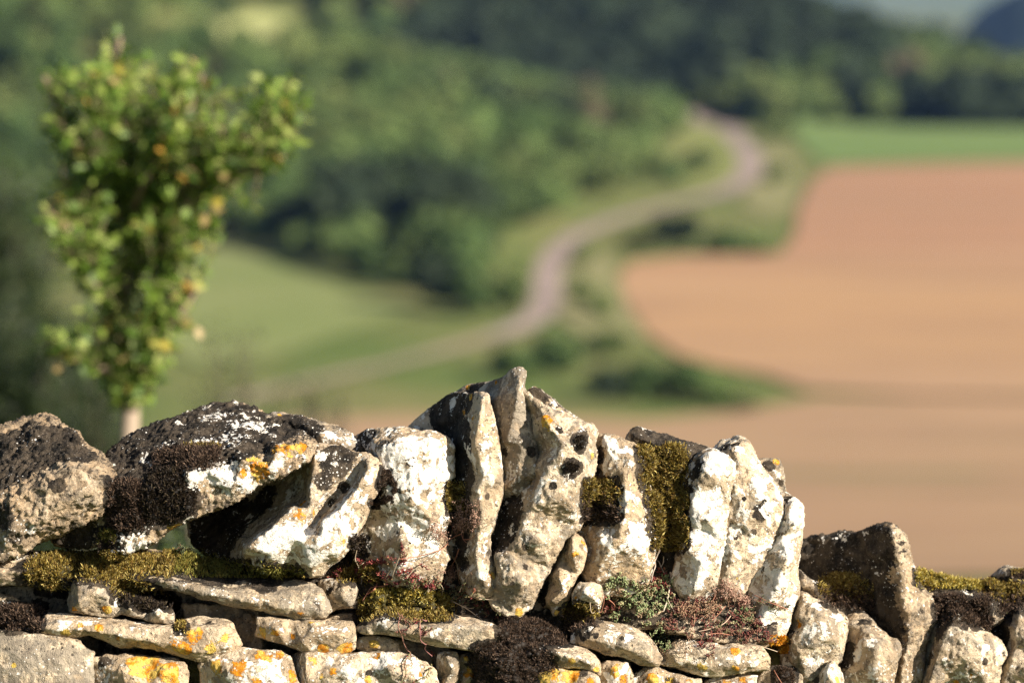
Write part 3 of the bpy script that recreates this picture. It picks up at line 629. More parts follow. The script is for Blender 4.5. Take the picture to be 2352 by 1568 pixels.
stone(WS, 'sloping slab below the green stonecrop', 'C', -5,
      [(335,1372,3),(360,1300,4),(440,1274,5),(520,1290,6),(600,1300,6),(680,1340,5),(732,1400,3),(762,1450,1),(742,1482,1),(660,1472,1),(600,1452,1),(520,1432,1),(440,1402,1),(400,1394,1)],
      [], [[(380,1320,1),(450,1310,0),(540,1325,-1),(630,1350,-1.3),(700,1400,-1)],[(400,1360,-.5),(520,1385,-1.5),(620,1415,-1.8),(700,1450,-1)]],
      thick=26, lump=.7, tone=-.04, grey=.03, dark=-.24, white=.0, orange=-.14, facet=.5,
      patches=[('w',530,1310,36,.9),('w',610,1355,24,1.0),('k',400,1340,44,.7),('k',450,1345,24,.6),('k',575,1355,12,.8)])
stone(WS, 'slab below the reddish stonecrop with an orange spot in its middle', 'C', -6,
      [(758,1440,3),(800,1392,5),(850,1365,6),(950,1365,6),(1050,1372,6),(1150,1380,5),(1232,1400,2),(1267,1450,1),(1262,1502,1),(1180,1502,1),(1080,1522,1),(1000,1532,1),(900,1512,1),(800,1482,1),(748,1472,1)],
      [], [[(800,1430,0),(880,1405,-.5),(1000,1405,-1),(1120,1412,-1),(1210,1440,-.6)],[(830,1465,-.6),(950,1480,-1.3),(1080,1485,-1.3),(1200,1475,-.8)]],
      thick=26, lump=.7, tone=-.02, grey=.03, dark=-.26, white=.03, orange=-.08, facet=.4,
      patches=[('o',1110,1410,34,1.4),('o',950,1490,36,1.0),('o',1110,1500,28,.9),('w',1160,1440,50,.7),('w',880,1410,40,.7),('w',1200,1480,40,.7),('w',1000,1400,26,.6)])
stone(WS, 'pale flake pinned beside the dark moss mounds', 'C', -7,
      [(133,1396,2),(200,1384,3),(260,1380,3),(330,1394,3),(400,1410,3),(442,1440,2),(472,1480,1),(472,1532,1),(420,1502,1),(360,1492,1),(280,1492,1),(220,1452,1),(170,1430,1)],
      [(250,1420,-1),(350,1450,-2),(420,1470,-1.5)], thick=18, lump=.6, tone=-.04, grey=.02, dark=-.25, white=.05, orange=-.1, facet=.4,
      patches=[('o',340,1465,30,1.0),('o',450,1500,30,1.0),('w',190,1410,36,.9),('w',300,1430,30,.6),('k',255,1395,14,.9)])
stone(WS, 'bottom block glowing orange with lichen beside the round dark moss', 'C', -8,
      [(145,1532,2),(200,1494,2),(280,1500,2),(340,1515,2),(400,1512,2),(465,1540,1),(475,1600,1),(475,1740,1),(125,1740,2)],
      [(250,1560,-1),(400,1570,-1)], thick=18, lump=.6, tone=0, grey=0, dark=-.3, white=.03, orange=.06, facet=.4,
      patches=[('o',220,1530,70,1.0),('o',330,1540,60,.9),('o',430,1560,40,.8),('k',390,1520,24,1.0)])
stone(WS, 'upright yellow block filling the joint under the sloping slab', 'C', -5,
      [(470,1482,2),(540,1465,1),(602,1470,1),(622,1530,1),(625,1740,1),(468,1740,1)],
      [(540,1510,-1),(560,1600,-1)], thick=18, lump=.6, tone=-.08, grey=-.08, dark=-.34, white=.1, orange=.04, facet=.4,
      patches=[('o',540,1510,60,.7),('o',580,1550,40,.8),('w',520,1560,50,.7)])
stone(WS, 'low broad stone blotched orange and white under the red stonecrop slab', 'C', -4,
      [(622,1532,2),(680,1500,2),(750,1505,2),(820,1530,2),(880,1545,2),(945,1552,1),(955,1740,1),(620,1740,1)],
      [(720,1550,-1),(860,1580,-1)], thick=18, lump=.6, tone=0, grey=.02, dark=-.26, white=.05, orange=0, facet=.4,
      patches=[('o',710,1540,44,1.0),('o',800,1560,40,.8),('k',790,1560,20,1.2),('w',750,1530,36,.8),('o',900,1560,30,.7)])
stone(WS, 'cream and yellow stone cut by the bottom edge near the pale blunt stone', 'C', -5,
      [(968,1562,2),(1060,1530,2),(1150,1517,2),(1205,1532,1),(1215,1740,1),(960,1740,1)],
      [(1080,1570,-1),(1160,1560,-1)], thick=18, lump=.6, tone=-.08, grey=-.06, dark=-.34, white=.1, orange=.0, facet=.4,
      patches=[('o',1060,1560,50,.7),('o',1150,1550,40,.6)])
stone(WS, 'white pebble sized stone between the splinter and the green stonecrop', 'C', -3,
      [(345,1150,2),(376,1094,2),(430,1099,1),(476,1114,1),(482,1160,1),(462,1232,1),(430,1232,1),(415,1200,1),(345,1192,1)],
      [(400,1140,-1.5),(440,1170,-1.5)], thick=12, lump=.55, tone=-.1, grey=-.1, dark=-.34, white=.1, voxel=.0036, facet=.4,
      patches=[('w',420,1150,50,.9),('o',355,1165,16,.8)])
stone(WS, 'rounded stone hidden under the two dark brown moss mounds', 'C', -4,
      [(-140,1500,4),(-100,1400,3),(-40,1330,4),(0,1270,6),(100,1260,7),(200,1290,6),(310,1360,5),(320,1420,4),(260,1500,3),(250,1600,2),(120,1740,2),(-110,1740,2),(-100,1560,3)],
      [(0,1460,-2),(80,1430,-1),(150,1330,3),(60,1540,-3),(160,1440,0)], thick=20, lump=.8, tone=0, grey=.05, dark=.2, white=-.2, patches=[('k',80,1450,260,.9)])
stone(WS, 'brown stone in the corner between the red stonecrop slab and the blunt stone', 'C', -3,
      [(1225,1540,2),(1260,1500,2),(1330,1490,2),(1420,1530,2),(1440,1740,1),(1220,1740,1)],
      [(1320,1560,-1)], thick=16, lump=.6, tone=.05, grey=.06, dark=-.08, white=-.05)
stone(WS, 'recessed stone in the shadow at the end of the long slender stone', 'A', 4,
      [(-90,1130,2),(60,1130,2),(130,1180,2),(260,1210,2),(300,1260,2),(250,1330,1),(120,1330,1),(-90,1320,1)],
      [(100,1240,-1)], thick=16, tone=.06, grey=.05, dark=-.05, white=0, patches=[('w',30,1160,36,.9)])
stone(WS, 'recessed dark stone in the long joint under the ledge stone', 'B', 6,
      [(-320,1200,2),(-100,1205,2),(100,1240,2),(300,1270,2),(500,1240,2),(520,1330,2),(300,1330,2),(0,1330,2),(-300,1300,2)],
      [(0,1260,-1),(300,1290,-1)], thick=14, tone=.05, grey=.08, dark=.0, white=-.1)
stone(WS, 'recessed brown stone below the smooth tapering slab', 'B', 3,
      [(640,1350,2),(740,1370,2),(850,1395,2),(940,1410,2),(930,1480,1),(860,1500,1),(760,1440,1),(690,1400,1)],
      [(820,1430,-1)], thick=14, lump=.6, tone=.05, grey=.04, dark=-.1, white=-.05)
# ---- rubble heart of the wall
for lab, px0, px1, prof, dd in (('dark packed rubble filling the heart of the high part of the wall', -90, 1700, [(-90,1345),(120,1340),(420,1352),(700,1345),(900,1330),(1150,1380),(1400,1410),(1700,1400)], 16),
                              ('dark packed rubble filling the heart of the low end of the wall', 1700, 2450, [(1700,1400),(1850,1430),(2050,1490),(2200,1500),(2450,1440)], 26)):
    core = stone('wall_rubble', lab, 'O', dd, prof + [(px1,2700),(px0,2700)],
      [], thick=44, voxel=.012, lump=2.0, facet=3.5, group='heart of the wall', tone=.05, grey=.1, dark=.1, white=-.3, orange=-.3)
    core['category'] = 'rubble'
soil = stone('packed_soil', 'strip of dark soil and crumbs packed under the coping row where the stonecrop roots', 'O', 5,
      [(560,1330,4),(720,1310,6),(760,1262,9),(840,1235,11),(960,1240,12),(1080,1262,11),(1180,1300,10),(1300,1305,9),(1400,1290,9),(1480,1280,10),(1600,1290,10),(1700,1310,9),(1760,1360,7),(1780,1400,5),(1780,1470,1),(1700,1480,0),(1500,1440,0),(1300,1460,0),(1100,1420,0),(900,1390,0),(700,1400,0),(560,1400,2)],
      [(800,1320,2),(900,1310,3),(1050,1340,3),(1250,1380,2),(1450,1350,3),(1600,1370,2)], thick=34, voxel=.006, lump=1.3, facet=1.4, group='heart of the wall', tone=.1, grey=.1, dark=.25, white=-.3, orange=-.3)
soil['category'] = 'soil'
bpy.context.view_layer.update()
dg = bpy.context.evaluated_depsgraph_get()

for o in STONES:
    me = bpy.data.meshes.new_from_object(o.evaluated_get(dg))
    o.modifiers.clear()
    old = o.data; o.data = me; bpy.data.meshes.remove(old)
    me.name = o.name
    n = len(me.vertices)
    co = np.empty(n * 3, np.float32); me.vertices.foreach_get('co', co); co = co.reshape(-1, 3)
    lo, hi = co.min(0), co.max(0)
    org = Vector(((lo[0] + hi[0]) / 2, (lo[1] + hi[1]) / 2, lo[2]))
    shift_origin(o, org)
    me.polygons.foreach_set('use_smooth', np.ones(len(me.polygons), dtype=bool))
bpy.context.view_layer.update()
dg = bpy.context.evaluated_depsgraph_get()

def verts_world(o):
    n = len(o.data.vertices)
    co = np.empty(n * 3, np.float32); o.data.vertices.foreach_get('co', co)
    return co.reshape(-1, 3) + np.array(o.location, np.float32)

MASK = {}
def mask(o):
    if o.name not in MASK:
        MASK[o.name] = (o, verts_world(o), {k: np.zeros(len(o.data.vertices), np.float32) for k in 'wok'})
    return MASK[o.name]

def hit(px, py, far=8.45):
    r = ray(px, py); d = r.normalized()
    ok, loc, nor, fi, ob, mt = SC.ray_cast(dg, CAM, d)
    if not ok or (loc - CAM).length > far: return None
    return loc, nor, ob

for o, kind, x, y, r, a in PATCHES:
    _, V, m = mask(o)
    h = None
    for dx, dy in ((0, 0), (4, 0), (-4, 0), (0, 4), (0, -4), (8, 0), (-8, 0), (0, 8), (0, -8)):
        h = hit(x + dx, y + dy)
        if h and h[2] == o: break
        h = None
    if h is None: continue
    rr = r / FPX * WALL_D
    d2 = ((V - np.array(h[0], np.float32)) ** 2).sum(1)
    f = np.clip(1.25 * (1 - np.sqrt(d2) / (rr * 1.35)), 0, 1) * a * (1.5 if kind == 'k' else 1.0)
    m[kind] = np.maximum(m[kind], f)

# ------------------------------------------------------------------ moss
ICO = None
def ico(sub=1):
    bm = bmesh.new(); bmesh.ops.create_icosphere(bm, subdivisions=sub, radius=1)
    V = np.array([v.co[:] for v in bm.verts]); F = np.array([[v.index for v in f.verts] for f in bm.faces]); bm.free()
    return V, F
ICO1 = ico(1); ICO2 = ico(2)

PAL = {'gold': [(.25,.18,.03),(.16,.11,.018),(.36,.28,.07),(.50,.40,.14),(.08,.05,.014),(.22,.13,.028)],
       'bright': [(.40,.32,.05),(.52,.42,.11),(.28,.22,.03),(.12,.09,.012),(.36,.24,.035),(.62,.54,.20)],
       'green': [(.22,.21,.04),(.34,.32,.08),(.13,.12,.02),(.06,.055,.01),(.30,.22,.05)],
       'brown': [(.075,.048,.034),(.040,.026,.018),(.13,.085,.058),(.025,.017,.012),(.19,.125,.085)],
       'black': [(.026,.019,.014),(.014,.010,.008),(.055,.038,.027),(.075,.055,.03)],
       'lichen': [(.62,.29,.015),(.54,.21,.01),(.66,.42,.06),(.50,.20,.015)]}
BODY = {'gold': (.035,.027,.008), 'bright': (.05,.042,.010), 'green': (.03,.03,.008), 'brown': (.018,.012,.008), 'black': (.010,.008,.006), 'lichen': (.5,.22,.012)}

def moss(label, c, poly, style, h=12, dens=1.0, low=None, spill=True, blade=(8.5, 2.1), name='moss_cushion', cat='moss', group='moss cushions on the stones'):
    """A cushion of leaflets rooted where the stones really are. low: palette of the lower half."""
    rnd = random.Random(label)
    pp = [ov(c, x, y) for x, y in poly]
    xs = [p[0] for p in pp]; ys = [p[1] for p in pp]
    area = abs(sum(pp[i - 1][0] * pp[i][1] - pp[i][0] * pp[i - 1][1] for i in range(len(pp)))) / 2
    N = int(area * 1.0 * dens) + 60
    bv, bf, bc = [], [], []
    body = []
    hits = []
    nb = max(25, int(area / 26))
    tries = 0
    while len(hits) < N and tries < N * 4:
        tries += 1
        x, y = rnd.uniform(min(xs), max(xs)), rnd.uniform(min(ys), max(ys))
        e = edge_dist(pp, x, y)
        ins = inside(pp, x, y)
        if not ins and (not spill or e > 18 or rnd.random() > .42 * math.exp(-e / 6)): continue
        if ins and e < 9 and noise.noise(Vector((x * .07, y * .07, len(label)))) > .05 + e * .04: continue
        r = hit(x, y)
        if r is None: continue
        dome = min(1.0, (e if ins else 0) / 13.0)
        dome *= .55 + .9 * max(0, noise.noise(Vector((x * .045, y * .045, 3.1))) + .45)
        hits.append((r[0], r[1], dome, (y - min(ys)) / (max(ys) - min(ys) + 1e-6), r[2]))
    if not hits: print('moss missed', label); return None
    Vb, Fb, Cb = [], [], []
    nv = 0
    for i in range(min(nb, len(hits))):
        p, nrm, dome, t, ob = hits[i]
        r = rnd.uniform(.006, .010) * (.5 + .5 * dome)
        V = ICO1[0] * r * np.array([1, 1, .8]) * (1 + .25 * np.random.RandomState(i).rand(len(ICO1[0]), 1))
        q = p + nrm * (h / 1000 * dome - r * 1.15)
        Vb.append(V + np.array(q)); F = ICO1[1]
        Fb.append(F + nv); nv += len(V)
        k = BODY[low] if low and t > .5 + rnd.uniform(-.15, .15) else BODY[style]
        Cb.append(np.tile(np.array(k) * rnd.uniform(.7, 1.5), (len(V), 1)))
    camr = np.array(-FW)
    for p, nrm, dome, t, ob in hits:
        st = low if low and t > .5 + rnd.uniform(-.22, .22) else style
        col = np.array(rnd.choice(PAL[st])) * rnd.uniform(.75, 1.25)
        q = np.array(p + nrm * (h / 1000 * dome * rnd.uniform(.6, 1.0)))
        d = nrm * .8 + Vector((0, -.15, .45)) + Vector((rnd.gauss(0, .55), rnd.gauss(0, .55), rnd.gauss(0, .45)))
        d.normalize()
        L = blade[0] / 1000 * rnd.uniform(.6, 1.35); W = blade[1] / 1000 * rnd.uniform(.7, 1.2)
        s = d.cross(Vector((rnd.gauss(0, 1), rnd.gauss(0, 1), rnd.gauss(0, 1)))); s.normalize()
        b = d.cross(s)
        d, s, b = np.array(d), np.array(s), np.array(b)
        Vb.append(np.array([q, q + d * L * .5 + s * W * .5 + b * W * .25, q + d * L - b * W * .4, q + d * L * .5 - s * W * .5 + b * W * .25]))
        Fb.append(np.array([[0, 1, 2], [0, 2, 3]]) + nv); nv += 4
        Cb.append(np.tile(col, (4, 1)))
    V = np.vstack(Vb); F = np.vstack(Fb); C = np.vstack(Cb)
    me = mesh_np(name, V, F, True, {'Col': C})
    o = link(name, me, M_MOSS)
    lo = V.min(0); hi = V.max(0)
    shift_origin(o, Vector(((lo[0] + hi[0]) / 2, (lo[1] + hi[1]) / 2, lo[2])))
    tag(o, label, cat, group)
    # damp dark humus under the cushion
    if style != 'lichen':
        by = {}
        for p, nrm, dome, t, ob in hits[::3]: by.setdefault(ob.name, []).append(p)
        for nm, pl in by.items():
            ob = bpy.data.objects.get(nm)
            if ob not in STONES: continue
            _, VW, m = mask(ob)
            kd = KDTree(len(pl))
            for i, p in enumerate(pl): kd.insert(p, i)
            kd.balance()
            A = np.array([p[:] for p in pl]); l2, h2 = A.min(0) - .012, A.max(0) + .012
            for i in np.nonzero(((VW > l2) & (VW < h2)).all(1))[0]:
                dd = kd.find(Vector(VW[i].tolist()))[2]
                if dd < .012: m['k'][i] = max(m['k'][i], 1.1 * (1 - dd / .012) + .3)
    return o

moss('olive gold moss carpet spread along the shadowed ledge slab', 'A', [(125,990),(200,935),(300,910),(420,925),(500,905),(600,915),(700,920),(800,930),(880,895),(892,960),(865,1005),(740,1000),(640,1012),(560,1045),(400,1015),(280,1035),(330,1100),(240,1090),(200,1040),(140,1035)], 'gold', 14, low='gold')
moss('fresh green moss strip tapering along the foot of the chalky wedge', 'A', [(880,895),(960,885),(1050,930),(1150,965),(1300,990),(1500,1005),(1560,1035),(1400,1035),(1250,1028),(1100,1022),(900,985)], 'green', 11)
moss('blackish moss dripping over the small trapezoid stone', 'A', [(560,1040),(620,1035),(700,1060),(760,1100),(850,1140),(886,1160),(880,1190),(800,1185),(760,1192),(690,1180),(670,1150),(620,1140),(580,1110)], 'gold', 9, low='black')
moss('brown black moss clump low at the far left border', 'A', [(-40,1185),(0,1190),(70,1170),(140,1185),(210,1190),(218,1240),(190,1290),(100,1305),(0,1275),(-40,1270)], 'brown', 14)
moss('round dark moss tuft on the front of the leaning slab, next to the brown boulder', 'A', [(570,560),(640,530),(700,540),(720,620),(745,700),(720,775),(620,795),(560,750),(550,640)], 'brown', 14)
moss('velvety black moss pad beside the white bulge of the leaning slab', 'A', [(760,520),(830,470),(915,480),(930,560),(960,600),(1000,610),(985,690),(900,735),(830,725),(760,765),(730,640)], 'black', 13)
moss('rusty brown moss band across the top of the leaning slab', 'A', [(780,410),(860,385),(940,360),(1060,355),(1120,370),(1130,420),(1080,455),(980,470),(900,485),(800,455)], 'brown', 9, low='brown', dens=.8)
moss('thin yellow moss fringe above the white bulge of the leaning slab', 'A', [(940,365),(1010,352),(1100,352),(1120,375),(1040,385),(960,382)], 'gold', 7, dens=.8)
moss('dark green moss in the corner under the leaning slab', 'A', [(505,800),(560,790),(595,810),(575,850),(540,885),(505,890)], 'green', 9, low='black')
moss('ring shaped dark moss on the edge of the broad pale stone', 'B', [(625,555),(660,565),(690,610),(697,650),(690,690),(640,725),(570,742),(560,712),(595,716),(640,692),(676,650),(655,633),(625,655),(600,685),(585,680),(605,640),(618,600)], 'brown', 4, dens=1.5, spill=False, blade=(3.6, 1.2))
moss('yellowish moss plug between the broad pale stone and the thin upright slab', 'B', [(930,640),(960,618),(1000,640),(1018,700),(1000,760),(950,765),(925,720)], 'gold', 12)
moss('bright golden green moss cushion bulging over the smooth tapering slab', 'E', [(300,960),(350,860),(430,790),(520,740),(640,720),(720,690),(830,690),(920,710),(1000,760),(1120,780),(1200,860),(1150,910),(1100,980),(980,1010),(900,980),(840,990),(700,930),(560,905),(470,910),(380,960),(330,1010)], 'bright', 24, low='gold', dens=1.5, blade=(8, 1.8))
moss('small gold moss tuft among red stonecrop near the rough wedged block', 'E', [(290,500),(380,460),(460,480),(500,560),(480,620),(400,660),(300,620),(180,600),(120,560),(200,540)], 'gold', 13)
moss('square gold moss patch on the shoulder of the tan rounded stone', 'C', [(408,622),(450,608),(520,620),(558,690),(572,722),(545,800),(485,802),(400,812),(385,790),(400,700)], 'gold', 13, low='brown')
moss('long gold moss strip filling the cleft before the tall cream stone', 'C', [(648,462),(720,445),(800,448),(842,455),(872,500),(872,570),(830,640),(880,680),(895,770),(885,880),(850,930),(790,950),(740,930),(735,780),(700,640),(680,600),(700,540)], 'gold', 15, dens=1.2)
moss('lower flat mound of dark brown moss above the ball shaped mound', 'C', [(-10,1275),(80,1258),(180,1268),(260,1308),(328,1360),(310,1392),(200,1382),(100,1385),(20,1390),(-10,1340)], 'brown', 14, dens=1.1, blade=(5.5, 1.4))
moss('ball shaped mound of dark brown moss at the bottom edge', 'C', [(-138,1475),(-98,1410),(-28,1375),(72,1372),(152,1392),(222,1445),(262,1500),(160,1525),(130,1600),(-115,1600),(-98,1540)], 'brown', 18, dens=1.3, blade=(5.5, 1.4))
moss('ragged brown moss around the little white stone', 'C', [(300,1240),(350,1200),(400,1190),(440,1230),(470,1235),(440,1272),(350,1292),(330,1330),(285,1290)], 'gold', 11, low='brown')
moss('upper dark moss plug in a hole of the tilted stone', 'C', [(352,425),(362,404),(390,402),(404,420),(398,446),(383,470),(362,462),(358,445)], 'black', 2, dens=1.4, spill=False, blade=(4, 1.2))
moss('lower dark moss plug in a hole of the tilted stone', 'C', [(304,548),(312,522),(330,528),(352,518),(374,545),(368,568),(345,574),(338,594),(314,580)], 'black', 5, dens=1.4, spill=False, blade=(4, 1.2))
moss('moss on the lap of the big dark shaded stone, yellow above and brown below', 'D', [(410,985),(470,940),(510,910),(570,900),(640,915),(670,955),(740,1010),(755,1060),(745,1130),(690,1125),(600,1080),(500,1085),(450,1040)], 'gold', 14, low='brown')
moss('sunlit yellow moss strip on the low back stone', 'D', [(1005,890),(1025,868),(1060,885),(1120,905),(1180,915),(1270,945),(1390,955),(1400,1000),(1330,1002),(1200,985),(1080,960),(1020,940)], 'bright', 12)
moss('olive moss heap beside the right border', 'D', [(1370,970),(1450,945),(1550,950),(1640,980),(1720,990),(1720,1060),(1600,1110),(1540,1150),(1530,1080),(1450,1020)], 'gold', 14, low='brown')
moss('dark moss mat hanging over the low flat stone', 'D', [(1130,1060),(1180,1035),(1250,1030),(1330,1090),(1400,1060),(1450,1050),(1460,1110),(1410,1130),(1470,1190),(1450,1235),(1330,1195),(1250,1150),(1180,1185),(1125,1150)], 'brown', 12)
moss('tiny moss tuft on the grey capped stone', 'D', [(1590,900),(1667,882),(1740,890),(1740,935),(1660,935),(1600,925)], 'gold', 9, low='brown')
moss('black moss knob in the shade under the broad pale stone', 'B', [(470,900),(505,880),(545,880),(552,920),(530,955),(500,965),(472,950)], 'black', 10)
moss('dark moss dot at the bottom edge near the brown corner stone', 'F', [(2090,1400),(2150,1345),(2230,1370),(2290,1450),(2270,1530),(2150,1540)], 'brown', 10, dens=1.2, blade=(5.5, 1.4))
moss('green moss bead stuck on the end of the long slender stone', 'A', [(900,1275),(925,1258),(945,1262),(945,1295),(925,1305),(902,1300)], 'gold', 6)
moss('curled rosette of orange leafy lichen at the edge of the pale blunt stone', 'F', [(2040,1040),(2120,1025),(2200,1040),(2240,1100),(2220,1160),(2180,1215),(2165,1150),(2100,1120),(2040,1100)], 'lichen', 7, dens=1.3, blade=(5, 4.5), name='leafy_lichen', cat='lichen', group='leafy lichen on the stones')

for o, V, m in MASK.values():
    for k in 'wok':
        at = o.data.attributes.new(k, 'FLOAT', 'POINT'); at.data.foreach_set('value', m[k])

# ------------------------------------------------------------------ stonecrop and dry stems
def tube(pts, rad, sides=5):
    """pts list of Vector, rad one radius or a list. returns V, F(quads split in triangles)"""
    n = len(pts)
    if not isinstance(rad, (list, tuple)): rad = [rad] * n
    V, F = [], []
    ref = Vector((.3, .9, .2))
    for i, p in enumerate(pts):
        t = (pts[min(i + 1, n - 1)] - pts[max(i - 1, 0)])
        if t.length < 1e-9: t = Vector((0, 0, 1))
        t.normalize()
        a = t.cross(ref)
        if a.length < 1e-3: a = t.cross(Vector((1, 0, 0)))
        a.normalize(); b = t.cross(a)
        for k in range(sides):
            g = 2 * math.pi * k / sides
            V.append(p + (a * math.cos(g) + b * math.sin(g)) * rad[i])
    for i in range(n - 1):
        for k in range(sides):
            a0 = i * sides + k; a1 = i * sides + (k + 1) % sides
            F.append((a0, a1, a1 + sides)); F.append((a0, a1 + sides, a0 + sides))
    return np.array([v[:] for v in V]), np.array(F)

def spindle(base, d, L, W):
    d = d.normalized(); s = d.orthogonal().normalized(); b = d.cross(s)
    V = [base]
    for t, w in ((.25, .85), (.65, 1.0)):
        for k in range(4):
            g = math.pi / 2 * k
            V.append(base + d * L * t + (s * math.cos(g) + b * math.sin(g)) * W * .5 * w)
    V.append(base + d * L)
    F = []
    for k in range(4):
        k2 = (k + 1) % 4
        F += [(0, 1 + k2, 1 + k), (1 + k, 1 + k2, 5 + k2), (1 + k, 5 + k2, 5 + k), (5 + k, 5 + k2, 9)]
    return np.array([v[:] for v in V]), np.array(F)

class Buf:
    def __init__(s): s.V, s.F, s.C, s.n = [], [], [], 0
    def add(s, VF, col):
        V, F = VF
        s.V.append(V); s.F.append(F + s.n); s.n += len(V); s.C.append(np.tile(np.array(col), (len(V), 1)))
    def build(s, name, mat, root):
        if not s.V: return None
        V = np.vstack(s.V) - np.array(root.location)
        me = mesh_np(name, V, np.vstack(s.F), True, {'Col': np.vstack(s.C)})
        return link(name, me, mat, root)

def surf(x, y, lift=.006):
    r = hit(x, y)
    if r is None: return None
    return r[0] + r[1] * lift * .4 - ray(x, y).normalized() * lift

def plant(name, label, cat, c, regions, lines=(), heads=(), group=None):
    """regions: (polygon, n shoots, leaf palette, shoot length mm, leaf length mm); lines: (points, radius mm, colour, leafy from t, palette); heads: (polygon, n, colour)."""
    rnd = random.Random(label)
    stems, leaves, flowers = Buf(), Buf(), Buf()
    first = None
    def jit(c_, a=.25): return np.array(c_) * rnd.uniform(1 - a, 1 + a)
    for poly, n, pal, SL, LL in regions:
        pp = [ov(c, *p) for p in poly]
        xs = [p[0] for p in pp]; ys = [p[1] for p in pp]
        done = tr = 0
        while done < n and tr < n * 30:
            tr += 1
            x, y = rnd.uniform(min(xs), max(xs)), rnd.uniform(min(ys), max(ys))
            if not inside(pp, x, y): continue
            p = surf(x, y, .003)
            if p is None: continue
            done += 1
            if first is None: first = p.copy()
            d = Vector((rnd.gauss(0, .6), -.55 + rnd.gauss(0, .35), .65 + rnd.gauss(0, .45))).normalized()
            L = SL / 1000 * rnd.uniform(.6, 1.6); m = 5
            pts = [p + d * L * i / (m - 1) + Vector((0, 0, -.25 * L * (i / (m - 1)) ** 2 * rnd.uniform(.2, 1.5))) for i in range(m)]
            base = pal[int(rnd.random() ** 1.3 * len(pal))]
            stems.add(tube(pts, .0009, 4), jit((.16, .08, .055)))
            k = max(5, int(L * 1000 / 2.0))
            for i in range(k):
                t = (i + .5) / k
                j = t * (m - 1); a = int(j); q = pts[a].lerp(pts[min(a + 1, m - 1)], j - a)
                g = i * 2.4 + rnd.uniform(-.4, .4)
                s = d.orthogonal().normalized(); b = d.cross(s)
                out = (s * math.cos(g) + b * math.sin(g)) * (1.0 - .55 * t) + d * (.35 + .9 * t)
                cc = base if rnd.random() < .75 else rnd.choice(pal)
                leaves.add(spindle(q, out, LL / 1000 * rnd.uniform(1.0, 1.6) * (1.2 - .4 * t), LL / 1000 * .52), jit(cc, .3))
    for pts, rad, colr, lf, pal in lines:
        P3 = []
        for x, y in pts:
            X, Y = ov(c, x, y)
            p = surf(X, Y, .010 if lf is None else .007)
            P3.append((X, Y, p))
        ds = [(p - CAM).dot(FW) for X, Y, p in P3 if p is not None]
        if not ds: continue
        P3 = [p if p is not None else P(X, Y, min(ds)) for X, Y, p in P3]
        for i in range(1, len(P3)):            # a stem does not jump into the joints behind it
            di, dj = (P3[i] - CAM).dot(FW), (P3[i - 1] - CAM).dot(FW)
            if di > dj + .03:
                P3[i] = CAM + (P3[i] - CAM) * ((dj + .012) / di)
        # smooth (Catmull-Rom)
        Q = []
        for i in range(len(P3) - 1):
            p0, p1, p2, p3 = P3[max(i - 1, 0)], P3[i], P3[i + 1], P3[min(i + 2, len(P3) - 1)]
            for k in range(5):
                t = k / 5
                Q.append(.5 * ((2 * p1) + (p2 - p0) * t + (2 * p0 - 5 * p1 + 4 * p2 - p3) * t * t + (3 * p1 - p0 - 3 * p2 + p3) * t ** 3))
        Q.append(P3[-1])
        if first is None: first = Q[0].copy()
        n = len(Q)
        stems.add(tube(Q, [rad / 1000 * (1.1 - .4 * i / n) for i in range(n)], 5), jit(colr, .1))
        if lf is not None:
            for i in range(int(n * lf), n - 1):
                dd = (Q[i + 1] - Q[i]); ln = dd.length; dd = dd.normalized()
                for k in range(max(1, int(ln / .0032))):
                    q = Q[i].lerp(Q[i + 1], rnd.random())
                    out = dd * .8 + Vector((rnd.gauss(0, .8), -.4 + rnd.gauss(0, .5), rnd.gauss(0, .6)))
                    leaves.add(spindle(q, out, rnd.uniform(.005, .008), .0028), jit(rnd.choice(pal), .25))
    for poly, n, colr in heads:
        pp = [ov(c, *p) for p in poly]
        xs = [p[0] for p in pp]; ys = [p[1] for p in pp]
        done = tr = 0
        while done < n and tr < n * 30:
            tr += 1
            x, y = rnd.uniform(min(xs), max(xs)), rnd.uniform(min(ys), max(ys))
            if not inside(pp, x, y): continue
            r = hit(x, y, 8.6)
            if r is None: continue
            done += 1
            p = r[0] - ray(x, y).normalized() * rnd.uniform(.006, .03)
            root = r[0] + Vector((rnd.gauss(0, .006), 0, -rnd.uniform(.008, .03)))
            stems.add(tube([root, root.lerp(p, .5) + Vector((rnd.gauss(0, .003), 0, 0)), p], .0005, 4), jit((.28, .17, .12)))
            for k in range(rnd.randint(4, 8)):
                o_ = Vector((rnd.gauss(0, .0035), rnd.gauss(0, .003), rnd.gauss(0, .0035)))
                flowers.add(spindle(p + o_, Vector((rnd.gauss(0, 1), rnd.gauss(-.3, .6), rnd.gauss(.4, 1))), rnd.uniform(.002, .004), .0022), jit(colr, .35))
    root = empty(name, first)
    tag(root, label, cat, group)
    stems.build('stems', M_STEM, root); leaves.build('leaves', M_SEDUM, root); flowers.build('flower_heads', M_STEM, root)
    return root

